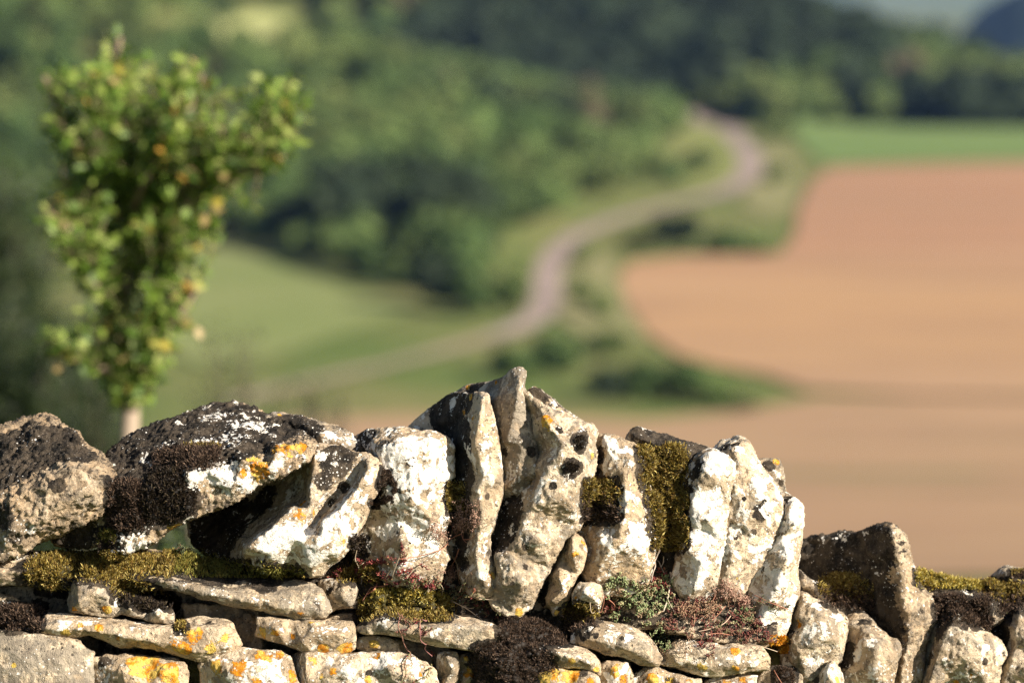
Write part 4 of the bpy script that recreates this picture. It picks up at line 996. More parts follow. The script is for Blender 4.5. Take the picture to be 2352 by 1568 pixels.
bpy.context.view_layer.update(); dg = bpy.context.evaluated_depsgraph_get()
RED = [(.22,.035,.035),(.16,.028,.03),(.28,.075,.06),(.12,.02,.025),(.20,.13,.06)]
MIXED = [(.16,.16,.07),(.22,.19,.09),(.25,.10,.06),(.20,.05,.04),(.12,.14,.07)]
GREEN = [(.20,.25,.11),(.27,.31,.15),(.15,.20,.085),(.33,.32,.17),(.22,.15,.09)]
RUST = [(.20,.08,.055),(.14,.045,.04),(.26,.13,.085),(.16,.16,.07),(.20,.04,.04)]
PINK = (.36,.22,.165); STRAW = (.50,.40,.29); ROSE = (.34,.15,.10); TAN = (.33,.21,.13)
GP = 'stonecrop growing on the wall'
plant('stonecrop_plant', 'crimson tipped stonecrop sprouting above the bright moss cushion', 'stonecrop', 'E',
      [([(200,520),(440,410),(560,400),(720,360),(860,440),(870,540),(900,640),(700,690),(560,680),(300,660)], 42, RED, 17, 5.2),
       ([(20,540),(130,520),(140,600),(40,600)], 6, RED, 14, 5),
       ([(640,620),(820,600),(1000,640),(1180,690),(1340,640),(1420,760),(1600,920),(1560,990),(1400,900),(1250,800),(1080,740),(800,690)], 60, MIXED, 16, 5.0),
       ([(840,640),(980,640),(1100,650),(1080,720),(900,720)], 14, RED, 14, 5)],
      [([(280,355),(290,430),(318,500),(322,600),(335,660)], .8, STRAW, None, None), ([(318,500),(350,478),(378,455)], .7, STRAW, None, None),
       ([(690,400),(665,470),(640,560),(632,600)], .7, STRAW, None, None), ([(660,490),(600,540),(565,600),(600,590)], .7, STRAW, None, None),
       ([(850,485),(800,540),(760,592)], .8, STRAW, None, None), ([(1350,555),(1300,620),(1235,740)], .9, STRAW, None, None),
       ([(1170,815),(1320,900),(1470,990)], .9, STRAW, None, None), ([(1180,830),(1280,865),(1360,890)], .6, STRAW, None, None),
       ([(985,600),(955,660),(940,720)], .7, STRAW, None, None), ([(560,690),(450,690),(400,740),(360,800)], 1.3, ROSE, None, None),
       ([(480,660),(440,710),(395,760)], 1.3, (.40,.16,.11), None, None), ([(1370,575),(1350,540),(1330,500)], .6, TAN, None, None),
       ([(1420,780),(1500,800),(1580,800)], .6, STRAW, None, None), ([(1050,640),(1070,700),(1065,760)], .6, STRAW, None, None)],
      group=GP)
plant('dry_flower_stems', 'dried pinkish flower stems arching in front of the thin upright slab', 'dry plant', 'E', [],
      [([(1275,195),(1180,235),(1080,320),(980,370),(830,400),(700,412),(560,410)], 1.0, ROSE, None, None),
       ([(1250,335),(1210,420),(1175,490),(1140,560)], 1.0, ROSE, None, None), ([(1185,165),(1165,240),(1090,320),(1010,400)], .7, TAN, None, None),
       ([(1290,250),(1360,240),(1410,190)], .7, ROSE, None, None), ([(1060,290),(1020,360),(950,420),(900,470)], .6, TAN, None, None),
       ([(1220,190),(1190,150),(1180,100)], .7, ROSE, None, None), ([(1270,200),(1290,250),(1320,280)], .6, ROSE, None, None)],
      [([(1150,10),(1400,-10),(1420,80),(1380,150),(1300,180),(1180,150),(1140,80)], 70, PINK), ([(960,90),(1040,60),(1130,140),(1130,250),(1010,230)], 26, PINK),
       ([(1060,500),(1180,480),(1240,500),(1180,620),(1080,640)], 34, PINK), ([(1180,-120),(1400,-150),(1410,0),(1160,10)], 22, PINK)], group='dried flower stems')
plant('trailing_stonecrop', 'thin stonecrop runners dangling down over the smooth tapering slab', 'stonecrop', 'E',
      [([(720,960),(830,960),(820,1050),(720,1040)], 9, RUST, 12, 4.5), ([(630,1060),(710,1060),(700,1100)], 4, RUST, 10, 4), ([(880,1070),(970,1090),(950,1130),(880,1130)], 6, RUST, 11, 5)],
      [([(680,920),(690,980),(680,1040),(712,1120),(722,1200),(752,1265),(790,1300)], 1.0, (.26,.13,.10), None, None), ([(790,1300),(750,1350),(725,1410),(740,1480),(715,1560)], 1.2, (.17,.13,.07), 0, MIXED),
       ([(935,925),(925,985),(870,1000),(880,1100),(880,1150),(910,1215),(925,1225),(920,1270),(975,1320)], 1.0, (.30,.14,.13), None, None),
       ([(975,1320),(985,1380),(960,1440),(920,1500),(850,1540),(770,1570)], 1.3, (.17,.15,.07), 0, MIXED), ([(975,1320),(980,1300),(985,1285)], 1.3, ROSE, 0, RED), ([(870,1000),(865,1080),(875,1140)], .9, TAN, None, None)], group=GP)
plant('stonecrop_plant', 'green fleshy stonecrop mat at the foot of the tan rounded stone', 'stonecrop', 'F',
      [([(340,460),(420,400),(560,440),(740,480),(780,560),(900,470),(1000,440),(1000,600),(1000,760),(860,840),(740,860),(620,820),(500,720),(300,560)], 130, GREEN, 17, 6.0),
       ([(740,900),(900,900),(1000,1050),(1010,1160),(960,1240),(880,1210),(800,1100),(730,960)], 48, GREEN, 13, 5.5),
       ([(350,820),(500,810),(500,880),(380,880)], 8, GREEN, 15, 5.5), ([(240,620),(480,640),(470,780),(290,800)], 22, RUST, 14, 4.5)],
      [([(290,590),(300,680),(280,770)], .9, ROSE, None, None), ([(320,600),(400,690),(410,750),(370,790)], .8, ROSE, None, None), ([(330,620),(400,700),(460,750)], .7, TAN, None, None), ([(150,680),(165,760),(215,790),(250,760)], .6, STRAW, None, None)], group=GP)
plant('stonecrop_plant', 'rust red half dried stonecrop thicket under the tall cream stone', 'stonecrop', 'F',
      [([(1040,640),(1250,620),(1500,640),(1720,640),(1880,780),(1920,900),(2060,1050),(2080,1110),(1850,1100),(1500,1050),(1300,1060),(950,1000),(880,880),(960,760)], 190, RUST, 15, 4.2),
       ([(1650,760),(1850,720),(1860,860),(1700,900)], 22, GREEN, 13, 5), ([(780,360),(1000,380),(1040,520),(980,600),(760,560)], 22, RED, 13, 4.5),
       ([(1270,1060),(1400,1070),(1480,1260),(1400,1270),(1320,1200)], 16, RED, 12, 4.2), ([(1880,600),(2040,670),(2220,720),(2220,770),(2040,720),(1900,650)], 14, MIXED, 12, 4.5)],
      [([(1690,735),(1560,880),(1420,950),(1290,985)], 1.0, (.45,.33,.24), None, None), ([(1520,710),(1380,740),(1230,740)], .8, ROSE, None, None), ([(1240,780),(1240,900),(1190,1090)], .8, TAN, None, None),
       ([(1640,1020),(1500,1010),(1380,1020)], .8, (.40,.18,.12), None, None), ([(2040,1150),(2070,1280),(2090,1400),(2160,1530)], .9, ROSE, None, None), ([(1420,700),(1440,620),(1470,560)], .7, ROSE, None, None),
       ([(1050,1130),(1060,1180),(1100,1230)], .7, TAN, None, None), ([(1880,610),(2040,680),(2230,745)], .9, ROSE, None, None), ([(1580,720),(1480,820),(1420,860)], .7, ROSE, None, None), ([(1800,1100),(1950,1150),(2110,1190)], .8, STRAW, None, None)],
      [([(1460,480),(1560,440),(1700,500),(1720,640),(1560,620),(1440,580)], 60, PINK), ([(1080,660),(1500,680),(1480,800),(1080,800)], 50, TAN), ([(1720,580),(1880,640),(1860,740),(1740,700)], 26, PINK), ([(1080,1080),(1220,1060),(1230,1200),(1120,1180)], 16, STRAW)], group=GP)
plant('bare_twig', 'bare forked grey twig standing in the mossy cleft', 'twig', 'F', [],
      [([(865,125),(850,220),(820,290),(795,360),(785,440)], 1.5, (.36,.30,.25), None, None), ([(850,225),(890,255),(912,290),(918,340),(935,400)], 1.2, (.40,.34,.28), None, None), ([(945,200),(935,250),(912,290)], 1.0, (.36,.30,.25), None, None),
       ([(1000,340),(990,430),(985,560),(960,660),(925,785)], 1.4, (.45,.37,.30), None, None), ([(975,640),(1000,700),(1030,770)], .9, (.36,.28,.22), None, None), ([(865,190),(845,180),(832,168)], .7, (.36,.30,.25), None, None)])
plant('stonecrop_sprig', 'lone dark sprig in the gap under the leaning slab', 'stonecrop', 'A',
      [([(890,870),(960,870),(960,905),(890,905)], 9, [(.05,.07,.03),(.08,.09,.04)], 22, 5)], [], group=GP)
# ------------------------------------------------------------------ land
def sm(t):
    t = np.clip(t, 0, 1); return t * t * (3 - 2 * t)
GY = [-60,-5,0,3,5.5,9,18,50,150,263,320,450,700,1000,1500,3000,8000,14000]
GZ = [-1.3,-1.5,-1.6,-1.8,-2.2,-2.35,-3.4,-9.8,-30,-49.5,-53.5,-55,-56,-58,-90,-170,-215,-215]
def base_line(x): return np.interp(x, [-500,-80,-45,-15,-4,0,4,10,16,25,34,46,75,115], [800,650,640,541,540,558,632,672,720,780,900,1000,1040,1500])
def height(x, y):
    x = np.asarray(x, float); y = np.asarray(y, float)
    z = np.interp(y, GY, GZ)
    cap = np.interp(x, [-500,-200,-90,-50,-18,10,27,46], [90,60,36,23,13,6,3,0])
    yb = base_line(x)
    crest = np.maximum(915, yb + 60)
    left = cap * sm((y - yb) / (crest - yb)) * (1 - .55 * sm((y - crest - 20) / 120))
    ridge = np.clip(.27 * (205 - x), 0, 52) * sm((y - 1050) / 170) * (1 - sm((y - 1500) / 500))
    z = z + np.maximum(left, ridge)
    z = z + .5 * np.sin(x * .021 + 1) * np.sin(y * .013) * np.clip((y - 200) / 300, 0, 1)
    return z + CAM.z

def to_ground(px, py):
    r = ray(px, py)
    t = 60.0
    prev = t
    while t < 9000:
        p = CAM + r * t
        if p.z < float(height(p.x, p.y)):
            a, b = prev, t
            for _ in range(30):
                m = (a + b) / 2; p = CAM + r * m
                if p.z < float(height(p.x, p.y)): b = m
                else: a = m
            return CAM + r * b
        prev = t; t *= 1.01
    return None

def project(p):
    q = Vector(p) - CAM
    d = q.dot(FW)
    return 1176 + q.dot(RT) / d * FPX, 784 - q.dot(UP) / d * FPX, d

ys = np.concatenate([np.arange(-60, 0, 10), np.arange(0, 30, 1.5), np.arange(30, 250, 10), np.arange(250, 1500, 7), np.geomspace(1500, 14000, 40)])
ts = np.linspace(-1, 1, 121)
half = np.maximum(40, .42 * np.abs(ys) + 40)
X = ts[None, :] * half[:, None]; Y = np.repeat(ys[:, None], len(ts), 1)
Z = height(X, Y)
V = np.stack([X, Y, Z], -1).reshape(-1, 3)
nr, nc = X.shape
idx = np.arange(nr * nc).reshape(nr, nc)
F = np.stack([idx[:-1, :-1], idx[:-1, 1:], idx[1:, 1:], idx[1:, :-1]], -1).reshape(-1, 4)
M_LAND = ground_material('rough grass', (.095,.13,.036), (.165,.16,.062), (.065,.095,.028), .045)
land = tag(link('ground', mesh_np('ground', V, F), M_LAND), kind='structure')

def sheet(name, polys, mat, lift, step=9.0, wob=0.0):
    me_parts = []
    for poly in polys:
        W = []
        n = len(poly)
        for i in range(n):
            x1, y1 = poly[i]; x2, y2 = poly[(i + 1) % n]
            k = max(1, int(math.hypot(x2 - x1, y2 - y1) / 40))
            for j in range(k):
                p = to_ground(x1 + (x2 - x1) * j / k, y1 + (y2 - y1) * j / k)
                if p is not None: W.append((p.x, p.y))
        me_parts.append(W)
    Vs, Fs, n0 = [], [], 0
    for W in me_parts:
        xs = [p[0] for p in W]; yy = [p[1] for p in W]
        pts = [Vector(p) for p in W]
        for x in np.arange(min(xs), max(xs), step):
            for y in np.arange(min(yy), max(yy), step):
                if inside(W, x, y) and edge_dist(W, x, y) > step * .4: pts.append(Vector((x, y)))
        vs, es, fs, a, b, c_ = delaunay_2d_cdt(pts, [], [list(range(len(W)))], 1, .001)
        vx = np.array([v[0] for v in vs]); vy = np.array([v[1] for v in vs])
        Vs.append(np.stack([vx, vy, height(vx, vy) + lift], -1))
        for f in fs: Fs.append([i + n0 for i in f])
        n0 += len(vs)
    me = mesh_np(name, np.vstack(Vs), Fs)
    if me.polygons[0].normal.z < 0: me.flip_normals()
    return tag(link(name, me, mat), kind='structure')

def soil_material():
    s = NT('ploughed earth')
    tc = s.n('ShaderNodeTexCoord').outputs['Object']
    mp = s.n('ShaderNodeMapping'); mp.inputs['Scale'].default_value = (.28, 1.4, 1); s.l(tc, mp.inputs[0]); v = mp.outputs[0]
    sep = s.n('ShaderNodeSeparateXYZ'); s.l(tc, sep.inputs[0])
    n1 = s.noise(v, .012, 6, .65); n2 = s.noise(v, .05, 5, .65); n3 = s.noise(v, .3, 4, .7)
    y = s.m('ADD', sep.outputs[1], s.m('MULTIPLY', s.m('SUBTRACT', n1, .5), 160))
    c = s.mix(s.step(y, 545, 640), (.365,.222,.118), (.34,.19,.112))      # drier, paler loam towards the near end
    c = s.mix(s.step(y, 500, 400), c, (.315,.208,.122))
    c = s.mix(s.m('MULTIPLY', s.step(n2, .42, .64), .8), c, (.26,.16,.10))
    c = s.mix(s.m('MULTIPLY', s.step(n1, .53, .64), .7), c, (.385,.25,.15))
    c = s.mix(s.m('MULTIPLY', s.step(n3, .45, .7), .3), c, (.24,.155,.10))
    c = s.mix(s.m('MULTIPLY', s.m('MULTIPLY', s.step(n2, .56, .66), s.step(y, 470, 400)), .6), c, (.17,.165,.08))
    s.l(c, s.b.inputs['Base Color']); s.b.inputs['Roughness'].default_value = 1.0; s.b.inputs['Specular IOR Level'].default_value = .05
    bp = s.n('ShaderNodeBump'); bp.inputs['Strength'].default_value = .5; bp.inputs['Distance'].default_value = .3
    s.l(n3, bp.inputs['Height']); s.l(bp.outputs[0], s.b.inputs['Normal'])
    return s.mat
M_PLOUGH = soil_material()
M_GREEN = ground_material('green crop', (.125,.185,.06), (.15,.205,.07), (.105,.155,.05), .02, (.5, 1.5, 1))
M_MEADOW = ground_material('mown meadow', (.165,.195,.07), (.195,.215,.085), (.13,.16,.05), .03)
M_TRACK = ground_material('farm track', (.26,.205,.18), (.31,.245,.21), (.22,.17,.15), .2)
M_CLEAR = ground_material('hill pasture', (.28,.29,.12), (.24,.26,.10), None, .03)
sheet('ploughed_field', [[(1905,388),(2150,380),(2352,376),(2900,362),(3000,900),(2352,915),(2100,912),(1850,900),(1760,868),(1640,845),(1560,822),(1490,775),(1440,700),(1420,640),(1450,605),(1560,592),(1700,592),(1790,588),(1825,545),(1835,480),(1860,425)]], M_PLOUGH, .35)
sheet('stubble_field', [[(640,968),(900,958),(1150,962),(1450,972),(1700,950),(1880,918),(2100,918),(2352,921),(3000,906),(3100,1330),(2352,1330),(1500,1345),(640,1330)]], M_PLOUGH, .33)
sheet('crop_field', [[(1835,262),(2100,250),(2352,246),(2900,240),(2900,358),(2352,371),(1900,380),(1850,350),(1825,300)]], M_GREEN, .3)
sheet('meadow', [[(200,640),(380,590),(450,574),(540,566),(650,618),(800,672),(960,704),(985,716),(900,738),(800,768),(700,800),(600,830),(460,842),(380,810),(200,780)]], M_MEADOW, .3)
clearing = [(470,112),(500,60),(590,30),(690,48),(700,85),(680,118),(600,108),(540,112)]
ctr = [(1380,212),(1470,222),(1530,238),(1580,258),(1640,285),(1690,318),(1722,355),(1728,392),(1700,428),(1640,453),(1550,472),(1450,497),(1370,525),(1305,555),(1268,595),(1256,640),(1258,690),(1245,728),(1180,765),(1050,803),(900,842),(760,872),(640,900),(500,940)]
cw = [p for p in (to_ground(*q) for q in ctr) if p]
dense = []
for i in range(len(cw) - 1):
    for k in range(6): dense.append(cw[i].lerp(cw[i + 1], k / 6))
for _ in range(8):
    dense = [dense[0]] + [(dense[i - 1] + dense[i] * 2 + dense[i + 1]) / 4 for i in range(1, len(dense) - 1)] + [dense[-1]]
TV, TF = [], []
i_end = int(len(dense) * .80)
for i, p in enumerate(dense):
    t = (dense[min(i + 1, len(dense) - 1)] - dense[max(i - 1, 0)]); t.z = 0; t.normalize()
    s = Vector((-t.y, t.x, 0))
    for k in (-1, 0, 1):
        q = p + s * k * (2.7 if i < len(dense) * .4 else 2.1 if i < i_end else 1.5)
        TV.append((q.x, q.y, float(height(q.x, q.y)) + .45))
for i in range(len(dense) - 1):
    for k in range(2):
        a = i * 3 + k; TF.append((a, a + 1, a + 4, a + 3))
M_GTRACK = ground_material('grassy track', (.26,.215,.15), (.29,.235,.17), (.19,.18,.10), .12)
for nm, mt, fs in (('track', M_TRACK, TF[:i_end * 2]), ('grass_path', M_GTRACK, TF[i_end * 2:])):
    used = sorted({i for f in fs for i in f}); mp = {v: k for k, v in enumerate(used)}
    me = mesh_np(nm, [TV[i] for i in used], [[mp[i] for i in f] for f in fs])
    if me.polygons[0].normal.z < 0: me.flip_normals()
    tag(link(nm, me, mt), kind='structure')
M_VERGE = ground_material('bright verge grass', (.175,.20,.06), (.21,.21,.08), (.12,.16,.045), .06)
M_DRYV = ground_material('dry verge grass', (.24,.215,.11), (.19,.19,.08), (.12,.14,.05), .07)
sheet('verge', [[(1195,745),(1200,690),(1205,640),(1222,590),(1285,548),(1370,508),(1470,478),(1560,452),(1640,432),(1640,452),(1550,471),(1450,496),(1370,524),(1303,555),(1266,595),(1254,640),(1256,690),(1243,728)],
                [(1565,300),(1600,285),(1650,300),(1690,335),(1705,380),(1680,420),(1600,432),(1540,420),(1540,360)]], M_VERGE, .32, 5)
sheet('dry_verge', [[(1300,600),(1330,570),(1400,590),(1420,640),(1440,710),(1490,780),(1420,800),(1330,770),(1275,730),(1285,680)],
                    [(1750,330),(1800,320),(1835,400),(1825,480),(1760,500),(1700,470),(1730,420)]], M_DRYV, .3, 5)
TRACK_XY = np.array([(p.x, p.y) for p in dense])

# distant hills beyond the valley
def far_hill(name, y, x0, x1, prof, depth, mat, n=60):
    xs = np.linspace(x0, x1, n)
    top = np.interp(xs, [p[0] for p in prof], [p[1] for p in prof])
    Vs = []
    rows = [(-1, 0.0), (-.5, .55), (-.2, .9), (0, 1.0), (.3, .9), (1, 0.0)]
    for t, k in rows:
        for i, x in enumerate(xs):
            z0 = -225 + CAM.z
            Vs.append((x, y + t * depth, z0 + (top[i] + CAM.z - z0) * k + 4 * noise.noise(Vector((x * .01, t * 3, 1.7)))))
    m = len(xs)
    Fs = [(r * m + i, r * m + i + 1, (r + 1) * m + i + 1, (r + 1) * m + i) for r in range(len(rows) - 1) for i in range(m - 1)]
    me = mesh_np(name, Vs, Fs)
    return tag(link(name, me, mat), kind='structure')
M_FOREST = ground_material('forested hill', (.016,.028,.018), (.028,.042,.022), None, .006)
M_FAR = ground_material('far farmland', (.12,.14,.07), (.07,.10,.05), None, .003)
far_hill('hill', 3600, 100, 1500, [(100,-200),(400,-180),(420,-140),(440,-108),(458,-88),(480,-74),(540,-60),(800,-50),(1500,-60)], 500, M_FOREST)
far_hill('distant_hills', 9500, -4500, 4500, [(-4500,-20),(-1000,-30),(800,-60),(1500,-40),(4500,-20)], 1800, M_FAR)

# ------------------------------------------------------------------ woods
def crown_mesh(seed, lobes=7, squash=.8, cols=((.05,.092,.026), (.125,.175,.052), (.022,.042,.015))):
    """Leaf masses: many leaf-clump faces spread through a lumpy crown. Unit radius, base at z=0."""
    rs = np.random.RandomState(seed)
    Vs, Fs, Cs, n = [], [], [], 0
    lob = []
    for i in range(lobes):
        a = rs.rand() * 6.28; r = .55 * rs.rand() ** .5 if i else 0
        lob.append((np.array([r * math.cos(a), r * math.sin(a), .75 + (.75 * rs.rand() if i else .3)]), .42 + .25 * rs.rand()))
    for c, r in lob:
        m = int(150 * r)
        d = rs.normal(size=(m, 3)); d /= np.linalg.norm(d, axis=1)[:, None]
        rad = r * (.55 + .5 * rs.rand(m) ** .5)
        p = c + d * rad[:, None]
        tone = rs.rand()
        for k in range(m):
            nrm = d[k] + rs.normal(size=3) * .45; nrm /= np.linalg.norm(nrm)
            s = np.cross(nrm, rs.normal(size=3)); s /= np.linalg.norm(s); b = np.cross(nrm, s)
            L = .13 + .13 * rs.rand()
            Vs += [p[k] + s * L, p[k] + b * L * .8, p[k] - s * L, p[k] - b * L * .8]
            Fs.append((n, n + 1, n + 2, n + 3)); n += 4
            w = np.clip(tone + rs.normal() * .3, 0, 1)
            cc = np.array(cols[0]) * (1 - w) + np.array(cols[1]) * w if rs.rand() > .2 else np.array(cols[2])
            Cs += [cc] * 4
    V = np.array(Vs); V[:, 2] *= squash
    return V, np.array(Fs), np.array(Cs)

BROAD = [crown_mesh(k) for k in range(4)]
OLIVE = [crown_mesh(20 + k, cols=((.085,.13,.038), (.155,.185,.06), (.045,.07,.022))) for k in range(3)]
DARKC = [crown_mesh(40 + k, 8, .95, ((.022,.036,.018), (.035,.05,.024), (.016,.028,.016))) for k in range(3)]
BROWNC = [crown_mesh(60 + k, cols=((.11,.085,.055), (.14,.105,.07), (.08,.07,.04))) for k in range(2)]

def near_track(x, y, r):
    return (((TRACK_XY - np.array([x, y])) ** 2).sum(1)).min() < r * r

clear_w = [p for p in (to_ground(*q) for q in clearing) if p is not None]
clear_xy = [(p.x, p.y) for p in clear_w]
if len(clear_xy) > 3:
    sheet('pasture', [clearing], M_CLEAR, .5)

rs = np.random.RandomState(5)
mass = {'hillside_woodland': [[], [], [], 0], 'ridge_woodland': [[], [], [], 0]}
singles = []
for gx in np.arange(-420, 420, 8.6):
    for gy in np.arange(520, 1420, 8.6):
        x, y = gx + rs.uniform(-3, 3), gy + rs.uniform(-3, 3)
        u = rs.rand(5)
        yb = float(base_line(x))
        left = y > yb + 2 and y < 1000 and x < 62
        ridge = y > 1062 + 6 * math.sin(x * .08) and x < 290 and y < 1400
        gap = (1000 <= y <= 1066 and x < 40)
        if not (left or ridge or gap): continue
        if near_track(x, y, 8.0 if y < 880 else 13 if y < 1075 else 5): continue
        if clear_xy and (inside(clear_xy, x, y) or (edge_dist(clear_xy, x, y) < 9)): continue
        z = float(height(x, y))
        px, py, d = project((x, y, z + 5))
        if px < -1900 or px > 4200 or py < -260: continue
        t = noise.noise(Vector((x * .018, y * .012, .3))) + .25 * (u[0] - .5)
        shade_band = 950 < px < 1500 and y > 1000 and u[1] < .75  # darker crowns paint in the shade of the hill fold
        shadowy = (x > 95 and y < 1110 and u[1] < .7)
        lib = DARKC if (shade_band or shadowy or t > (.08 if ridge else .34)) else OLIVE if t < -.17 else BROWNC if u[2] < .05 else BROAD
        Vc, Fc, Cc = lib[int(u[3] * len(lib)) % len(lib)]
        h = (5.5 + 5.0 * u[4] ** 1.6) if left or gap else (7.5 + 5.0 * u[4])
        if lib is DARKC: h *= 1.12
        edge_tree = -200 < px < 2550 and ((left and y < yb + 10 and px > 380) or (ridge and y < 1073))
        if edge_tree and len(singles) < 60:
            singles.append((x, y, z, h, lib, int(u[3] * len(lib)) % len(lib), u[2]))
            continue
        g = u[2] * 6.28; ca, sa = math.cos(g), math.sin(g)
        r = h * .54
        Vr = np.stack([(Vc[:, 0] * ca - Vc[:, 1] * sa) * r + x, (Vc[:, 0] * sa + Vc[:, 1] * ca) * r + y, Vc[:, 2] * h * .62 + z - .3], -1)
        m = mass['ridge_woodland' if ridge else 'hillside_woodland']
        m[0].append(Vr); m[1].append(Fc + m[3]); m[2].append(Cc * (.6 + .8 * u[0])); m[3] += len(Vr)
M_CROWN = col_material('far foliage', .8, .15, .2)
for nm, (a, b, c_, n) in mass.items():
    print(nm, n)
    tag(link(nm, mesh_np(nm, np.vstack(a), np.vstack(b), False, {'Col': np.vstack(c_)}), M_CROWN), kind='stuff')

CROWN_ME = {}
for nm, lib in (('b', BROAD), ('o', OLIVE), ('d', DARKC), ('w', BROWNC)):
    for k, (Vc, Fc, Cc) in enumerate(lib):
        CROWN_ME[id(lib), k] = mesh_np('crown', Vc, Fc, False, {'Col': Cc}); CROWN_ME[id(lib), k].materials.append(M_CROWN)
tv, tf = tube([Vector((0, 0, -.1)), Vector((.01, 0, .5)), Vector((0, .01, 1))], [.06, .045, .02], 7)
TRUNK_ME = mesh_np('trunk', tv, tf); TRUNK_ME.materials.append(M_DARKBARK)
def far_tree(name, label, cat, x, y, z, w, h, lib, k, rot, group, trunk=True):
    t = empty(name, (x, y, z)); tag(t, label, cat, group)
    c = bpy.data.objects.new('crown' if trunk else 'foliage', CROWN_ME[id(lib), k]); COL.objects.link(c); c.parent = t
    c.scale = (w / 2, w / 2, h * .62); c.rotation_euler.z = rot * 6.28; c.location.z = -.3
    s = bpy.data.objects.new('trunk' if trunk else 'stems', TRUNK_ME); COL.objects.link(s); s.parent = t
    s.scale = (h * .35, h * .35, h * .6)
    return t
for x, y, z, h, lib, k, r in singles:
    if y > 1000:
        lab, grp = 'dark blurred tree in the row along the far edge of the green crop field', 'trees along the far green field'
    else:
        lab, grp = 'blurred green tree in the front row of the wooded hillside above the track and meadow', 'trees on the near edge of the wooded hillside'
    far_tree('tree', lab, 'tree', x, y, z, h * 1.1, h, lib, k, r, grp)

# bushes on the verge between track and fields: px, py of the foot, width and height in px, kind
bush = [(1010,712,130,90,DARKC,'dark bush closing the lower corner of the wooded hillside above the meadow tip'),
        (1090,722,130,95,BROAD,'green bush between the meadow tip and the track bend'),
        (1160,716,110,90,BROAD,'green bush hugging the inner side of the track bend'),
        (1390,915,110,55,DARKC,'dark bush at the shaded tip of the hedge clump by the ploughed field'),  # dark foliage stands in for the shadow left of the clump
        (1480,918,120,75,BROAD,'green bush second in the hedge clump by the ploughed field'),
        (1560,922,130,80,BROAD,'rounded green bush in the middle of the hedge clump by the ploughed field'),
        (1640,928,120,60,BROAD,'lower green bush at the field end of the hedge clump'),
        (1710,938,80,30,OLIVE,'small low scrub bush at the very end of the hedge clump'),
        (1190,865,130,60,BROAD,'bush above the finger-like peak, by the lower bend of the track'),
        (1290,850,150,70,BROAD,'wide green bush under the bend of the track'),
        (1390,815,110,50,OLIVE,'pale scrub bush between the track and the ploughed field corner'),
        (1470,570,90,34,OLIVE,'scrubby bush at the narrow end of the verge wedge below the track'),
        (1550,574,110,60,DARKC,'dark bush in the verge wedge below the track'),
        (1650,580,120,46,BROAD,'green bush in the middle of the verge wedge'),
        (1740,582,100,34,BROAD,'low green bush at the blunt end of the verge wedge'),
        (1330,700,50,60,OLIVE,'slim olive bush on the outer bank of the track bend'),
        (1380,730,70,50,OLIVE,'olive bush on the bank beside the ploughed field edge'),
        (1340,610,60,40,OLIVE,'little bush on the bank above the track bend'),
        (1600,400,90,50,OLIVE,'sunlit olive bush inside the upper loop of the track'),
        (1540,420,80,46,BROAD,'green bush inside the upper loop of the track'),
        (1790,330,80,50,OLIVE,'olive bush outside the upper loop of the track'),
        (1780,420,60,40,OLIVE,'tawny bush between the upper loop and the ploughed field'),
        (1640,238,150,120,DARKC,'tall dark bushy tree beside the vanishing track'),
        (1720,250,110,80,OLIVE,'olive bushy tree beside the vanishing track')]
for i, (px, py, w, h, lib, lab) in enumerate(bush):
    p = to_ground(px, py)
    s = (p - CAM).dot(FW) / FPX
    far_tree('bush', lab, 'bush', p.x, p.y, p.z, w * s * 1.05, h * s * 1.25, lib, i % len(lib), i * .37, 'bushes on the verges of the track', False)

# ------------------------------------------------------------------ the young tree behind the wall
TD = 13.0
KT = TD / 18.0
def TP(x, y, dd=0.0): return P(x, y, TD + dd * KT)
def leaf_quad(base, d, nrm, L, W):
    d = d.normalized(); s = d.cross(nrm)
    if s.length < 1e-3: s = d.orthogonal()
    s.normalize(); n = s.cross(d)
    return np.array([base[:], (base + d * L * .45 + s * W * .5 + n * L * .05)[:], (base + d * L)[:], (base + d * L * .45 - s * W * .5 + n * L * .05)[:]]), np.array([[0, 1, 2], [0, 2, 3]])

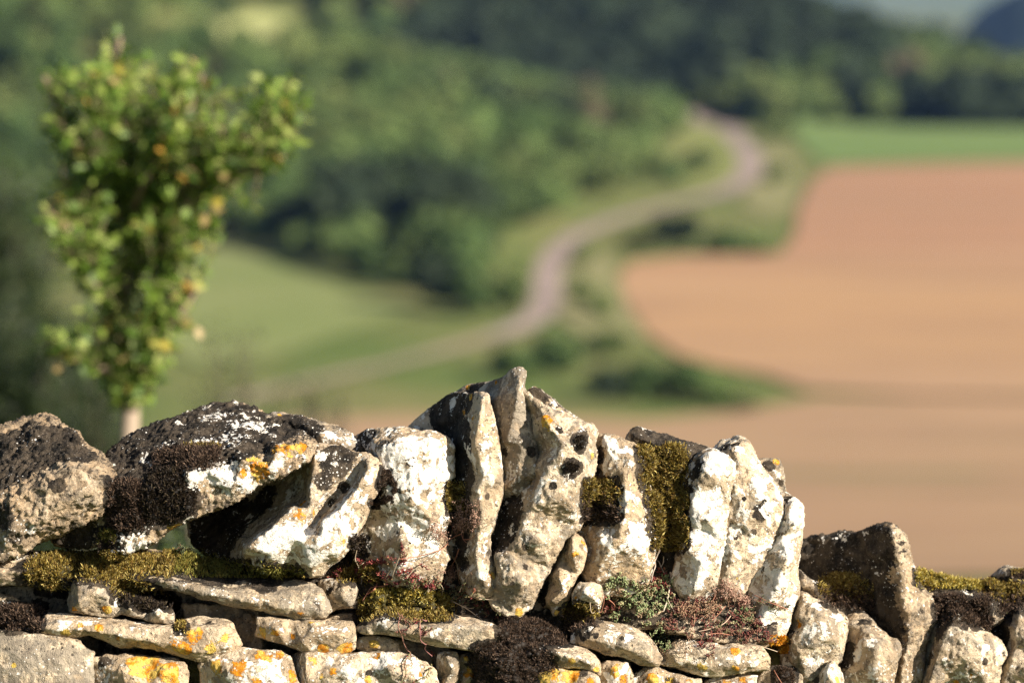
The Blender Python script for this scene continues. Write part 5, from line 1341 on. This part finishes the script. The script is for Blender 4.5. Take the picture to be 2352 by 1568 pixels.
def near_tree():
    rnd = random.Random(3)
    bark, lv = Buf(), Buf()
    gx, gy, _ = TP(292, 1030)
    gz = float(height(gx, gy))
    root = empty('young_tree', (gx, gy, gz))
    tag(root, 'young leafy tree with yellowing leaves and a pale trunk just behind the wall', 'tree')
    tr = [Vector((gx, gy, gz - .1)), TP(295, 1030), TP(300, 960), TP(300, 900), TP(292, 860)]
    bark.add(tube(tr, [q * KT for q in (.055, .047, .043, .04, .036)], 10), (.30, .235, .18))
    limbs = [[(292,860,0),(320,790,-.05),(350,720,-.1),(375,640,-.1),(390,560,-.1),(420,470,-.15),(470,390,-.2),(540,330,-.2),(640,350,-.2)],
             [(292,860,0),(275,780,.1),(255,690,.1),(235,590,.15),(200,480,.2),(165,360,.2),(130,250,.2),(100,170,.2)],
             [(285,800,.05),(290,700,0),(300,600,0),(300,490,.05),(285,380,0),(275,260,0),(270,150,0),(275,85,0)],
             [(375,640,-.1),(380,540,.1),(385,430,.2),(395,320,.2),(400,210,.2)],
             [(300,490,.05),(340,400,-.3),(380,320,-.35),(440,240,-.3),(465,170,-.3)],
             [(300,870,0),(250,850,-.2),(190,830,-.25),(130,805,-.25),(100,790,-.25)],
             [(320,790,-.05),(380,760,-.2),(430,700,-.25),(450,670,-.25)],
             [(235,590,.15),(180,540,-.2),(130,500,-.25),(90,480,-.2)],
             [(420,470,-.15),(490,460,.2),(540,420,.25),(590,300,.25),(620,230,.25),(680,180,.25)],
             [(255,690,.1),(200,640,-.3),(160,600,-.35)],
             [(470,390,-.2),(560,400,-.4),(630,390,-.4)], [(200,480,.2),(220,380,-.3),(230,280,-.35),(220,190,-.3)], [(640,350,-.2),(665,300,-.1),(690,260,-.1)]]
    limbs += [[(300,940,0),(265,905,-.1),(245,880,-.15)], [(298,930,0),(330,900,-.1),(350,870,-.12)]]
    L3 = []
    for li, lm in enumerate(limbs):
        pts = [TP(*q) for q in lm]
        n = len(pts)
        r0 = KT * (.028 if li < 3 else .015)
        bark.add(tube(pts, [r0 * (1 - .8 * i / (n - 1)) + .003 for i in range(n)], 6), (.26, .19, .14))
        L3.append(pts)
    # crown limits traced from the photograph: shoots stop near this outline
    out = [(75,140),(130,150),(200,160),(215,75),(300,65),(330,110),(390,120),(450,115),(480,180),(520,230),(560,260),(585,180),(640,175),(700,170),(705,300),(690,360),(655,410),(640,440),(590,420),(580,500),(540,530),(500,560),(460,590),(430,620),(470,660),(465,760),(420,800),(370,850),(350,915),(240,915),(225,860),(160,840),(95,800),(90,750),(150,740),(150,640),(120,590),(70,520),(110,440),(105,330),(95,240)]
    G = [(.115,.20,.025),(.17,.26,.035),(.08,.145,.02),(.22,.30,.055),(.28,.33,.09),(.06,.11,.018)]
    Yc = [(.40,.33,.05),(.45,.25,.05),(.32,.30,.06),(.38,.28,.12)]
    fine = []
    for pts in L3:
        for i in range(len(pts) - 1):
            for k in range(4): fine.append((pts[i].lerp(pts[i + 1], k / 4), (pts[i + 1] - pts[i]).normalized()))
    shoots = 0; tries = 0
    while shoots < 830 and tries < 30000:
        tries += 1
        b, d0 = rnd.choice(fine)
        d = (d0 * .5 + Vector((rnd.gauss(0, .6), rnd.gauss(0, .7), .6 + rnd.gauss(0, .5)))).normalized()
        L = KT * rnd.uniform(.10, .40)
        tip = b + d * L
        px, py, _ = project(tip)
        if not inside(out, px, py): continue
        if px > 485 and py < 290 and rnd.random() < (.6 if px < 600 else .25): continue
        if 560 < py < 860 and rnd.random() < .48: continue
        shoots += 1
        bark.add(tube([b, b.lerp(tip, .5) + Vector((0, 0, .007)), tip], [.003, .0022, .0012], 4), (.20, .15, .10))
        nl = int(L / (.026 * KT))
        for i in range(nl):
            q = b.lerp(tip, (i + .6) / nl)
            dl = (d * .5 + Vector((rnd.gauss(0, .7), rnd.gauss(0, .7), rnd.gauss(-.1, .5)))).normalized()
            nr = Vector((rnd.gauss(.2, .5), rnd.gauss(-.3, .5), rnd.gauss(.7, .4))).normalized()
            cc = rnd.choice(Yc) if rnd.random() < .04 else rnd.choice(G)
            lv.add(leaf_quad(q, dl, nr, KT * rnd.uniform(.05, .088), KT * rnd.uniform(.03, .05)), np.array(cc) * rnd.uniform(.8, 1.2))
    for px, py in ((437,668),(455,740),(425,385),(470,490),(478,480),(640,360),(350,770),(130,820)):
        for k in range(2):
            b = TP(px + rnd.gauss(0, 9), py + rnd.gauss(0, 9), -.35 + rnd.gauss(0, .05))
            lv.add(leaf_quad(b, Vector((rnd.gauss(0, 1), rnd.gauss(0, .3), rnd.gauss(-.3, 1))), Vector((.4, -.8, .3)), .05, .034), rnd.choice(Yc))
    bark.build('trunk', col_material('tree bark', .9, .1), root)
    lv.build('crown', M_LEAF, root)
near_tree()

def mid_shrub(name, label, cat, px, py_top, d, w_px, n, cols, leaf=.07, seed=1, stems=9, group=None, lean=0, spread=.30):
    """A loose shrub standing on the slope behind the wall."""
    rnd = random.Random(seed)
    s = d / FPX
    c = P(px, py_top, d)
    gz = float(height(c.x, c.y)); H = c.z - gz
    root = empty(name, (c.x, c.y, gz)); tag(root, label, cat, group)
    bark, lv = Buf(), Buf()
    W = w_px * s / 2
    for k in range(stems):
        a = rnd.uniform(0, 6.28); r = rnd.random() ** .6
        top = Vector((c.x + math.cos(a) * W * r + lean * H, c.y + math.sin(a) * W * r, gz + H * rnd.uniform(.72, 1.0) * (1 - .25 * r)))
        b = Vector((c.x + math.cos(a) * W * r * .25, c.y + math.sin(a) * W * r * .25, gz - .05))
        m = b.lerp(top, .5) + Vector((math.cos(a) * W * .15, math.sin(a) * W * .15, 0))
        pts = [b, b.lerp(m, .5), m, m.lerp(top, .5), top]
        bark.add(tube(pts, [.03, .025, .018, .011, .004], 5), (.09, .07, .05))
        for i in range(n // stems):
            t = rnd.uniform(.12, 1.02); j = min(3.999, t * 4); q = pts[int(j)].lerp(pts[int(j) + 1], j - int(j))
            q = q + Vector((rnd.gauss(0, 1), rnd.gauss(0, 1), rnd.gauss(0, .8))) * (W * spread * (1.15 - .7 * t) + .02)
            lv.add(leaf_quad(q, Vector((rnd.gauss(0, 1), rnd.gauss(0, 1), rnd.gauss(0, .8))), Vector((rnd.gauss(.2, .6), rnd.gauss(-.3, .6), rnd.gauss(.6, .5))), leaf * rnd.uniform(.7, 1.3), leaf * .55), np.array(rnd.choice(cols)) * rnd.uniform(.75, 1.25))
    bark.build('stems', M_STEM, root); lv.build('foliage', M_LEAF, root)
DK = [(.022,.040,.013),(.038,.062,.018),(.012,.022,.008),(.06,.085,.025),(.022,.034,.012)]
OL = [(.04,.05,.022),(.06,.07,.03),(.028,.036,.016)]
mid_shrub('tall_shrub', 'tall dusky shrub behind the young tree at the far left border', 'shrub', -60, 120, 42, 460, 15000, DK, .12, 2, 24)
mid_shrub('tall_shrub', 'dark shrub low behind the trunk of the young tree', 'shrub', 110, 560, 36, 330, 11000, DK, .10, 3, 20)
mid_shrub('low_shrub', 'dark low shrub between the brown boulder and the trunk', 'shrub', 200, 800, 30, 230, 4500, DK, .07, 4, 16)
mid_shrub('twiggy_shrub', 'sparse twiggy bush between the young tree and the meadow', 'shrub', 580, 640, 30, 380, 1700, OL, .06, 7, 11, spread=.2)
mid_shrub('low_shrub', 'dark weeds behind the wall filling the gap under the leaning slab', 'shrub', 430, 1085, 13, 260, 2600, DK, .05, 12, 14)
mid_shrub('twiggy_shrub', 'faint slanting sapling before the meadow', 'shrub', 670, 650, 34, 150, 600, OL, .06, 9, 5, spread=.22, lean=.12)

# ------------------------------------------------------------------ light, air, render
SUN_EL, SUN_AZ = 27.0, 126.0         # azimuth: degrees clockwise from the view direction (+y)
to_sun = Vector((math.sin(R(SUN_AZ)) * math.cos(R(SUN_EL)), math.cos(R(SUN_AZ)) * math.cos(R(SUN_EL)), math.sin(R(SUN_EL))))
sl = bpy.data.lights.new('sun', 'SUN'); so = bpy.data.objects.new('sun', sl); COL.objects.link(so)
sl.energy = 5.0; sl.angle = R(.53); sl.color = (1.0, .90, .765)
so.rotation_euler = to_sun.to_track_quat('Z', 'Y').to_euler(); so.location = (20, -20, 30)
w = bpy.data.worlds.new('World'); SC.world = w; w.use_nodes = True
nt = w.node_tree
sky = nt.nodes.new('ShaderNodeTexSky'); sky.sky_type = 'NISHITA'; sky.sun_disc = False
sky.sun_elevation = R(SUN_EL); sky.sun_rotation = R(SUN_AZ)
bg = nt.nodes['Background']; bg.inputs[1].default_value = .05
nt.links.new(sky.outputs[0], bg.inputs[0])

HAZE = True
if HAZE:
    bm = bmesh.new(); bmesh.ops.create_cube(bm, size=1)
    lo = Vector((-6500, -120, -240)); hi = Vector((6500, 14500, CAM.z + 6))
    bmesh.ops.transform(bm, verts=bm.verts, matrix=Matrix.Translation((lo + hi) / 2) @ Matrix.Diagonal((*(hi - lo), 1)))
    me = bpy.data.meshes.new('haze'); bm.to_mesh(me); bm.free()
    hm = bpy.data.materials.new('haze'); hm.use_nodes = True
    t = hm.node_tree; t.nodes.clear()
    out = t.nodes.new('ShaderNodeOutputMaterial'); pv = t.nodes.new('ShaderNodeVolumePrincipled')
    pv.inputs['Color'].default_value = (.30, .50, 1.0, 1); pv.inputs['Density'].default_value = 3e-5
    t.links.new(pv.outputs[0], out.inputs['Volume'])
    tag(link('haze', me, hm), kind='stuff')

SC.view_settings.view_transform = 'Standard'
SC.view_settings.look = 'None'
SC.view_settings.exposure = 1.26
SC.view_settings.gamma = 1.0
SC.render.engine = 'CYCLES'
SC.cycles.use_denoising = True
SC.cycles.denoising_prefilter = 'NONE'
SC.render.filter_size = 1.2
SC.cycles.max_bounces = 6
SC.cycles.diffuse_bounces = 3
SC.cycles.volume_bounces = 0
SC.cycles.transparent_max_bounces = 8
SC.cycles.caustics_reflective = False
SC.cycles.caustics_refractive = False
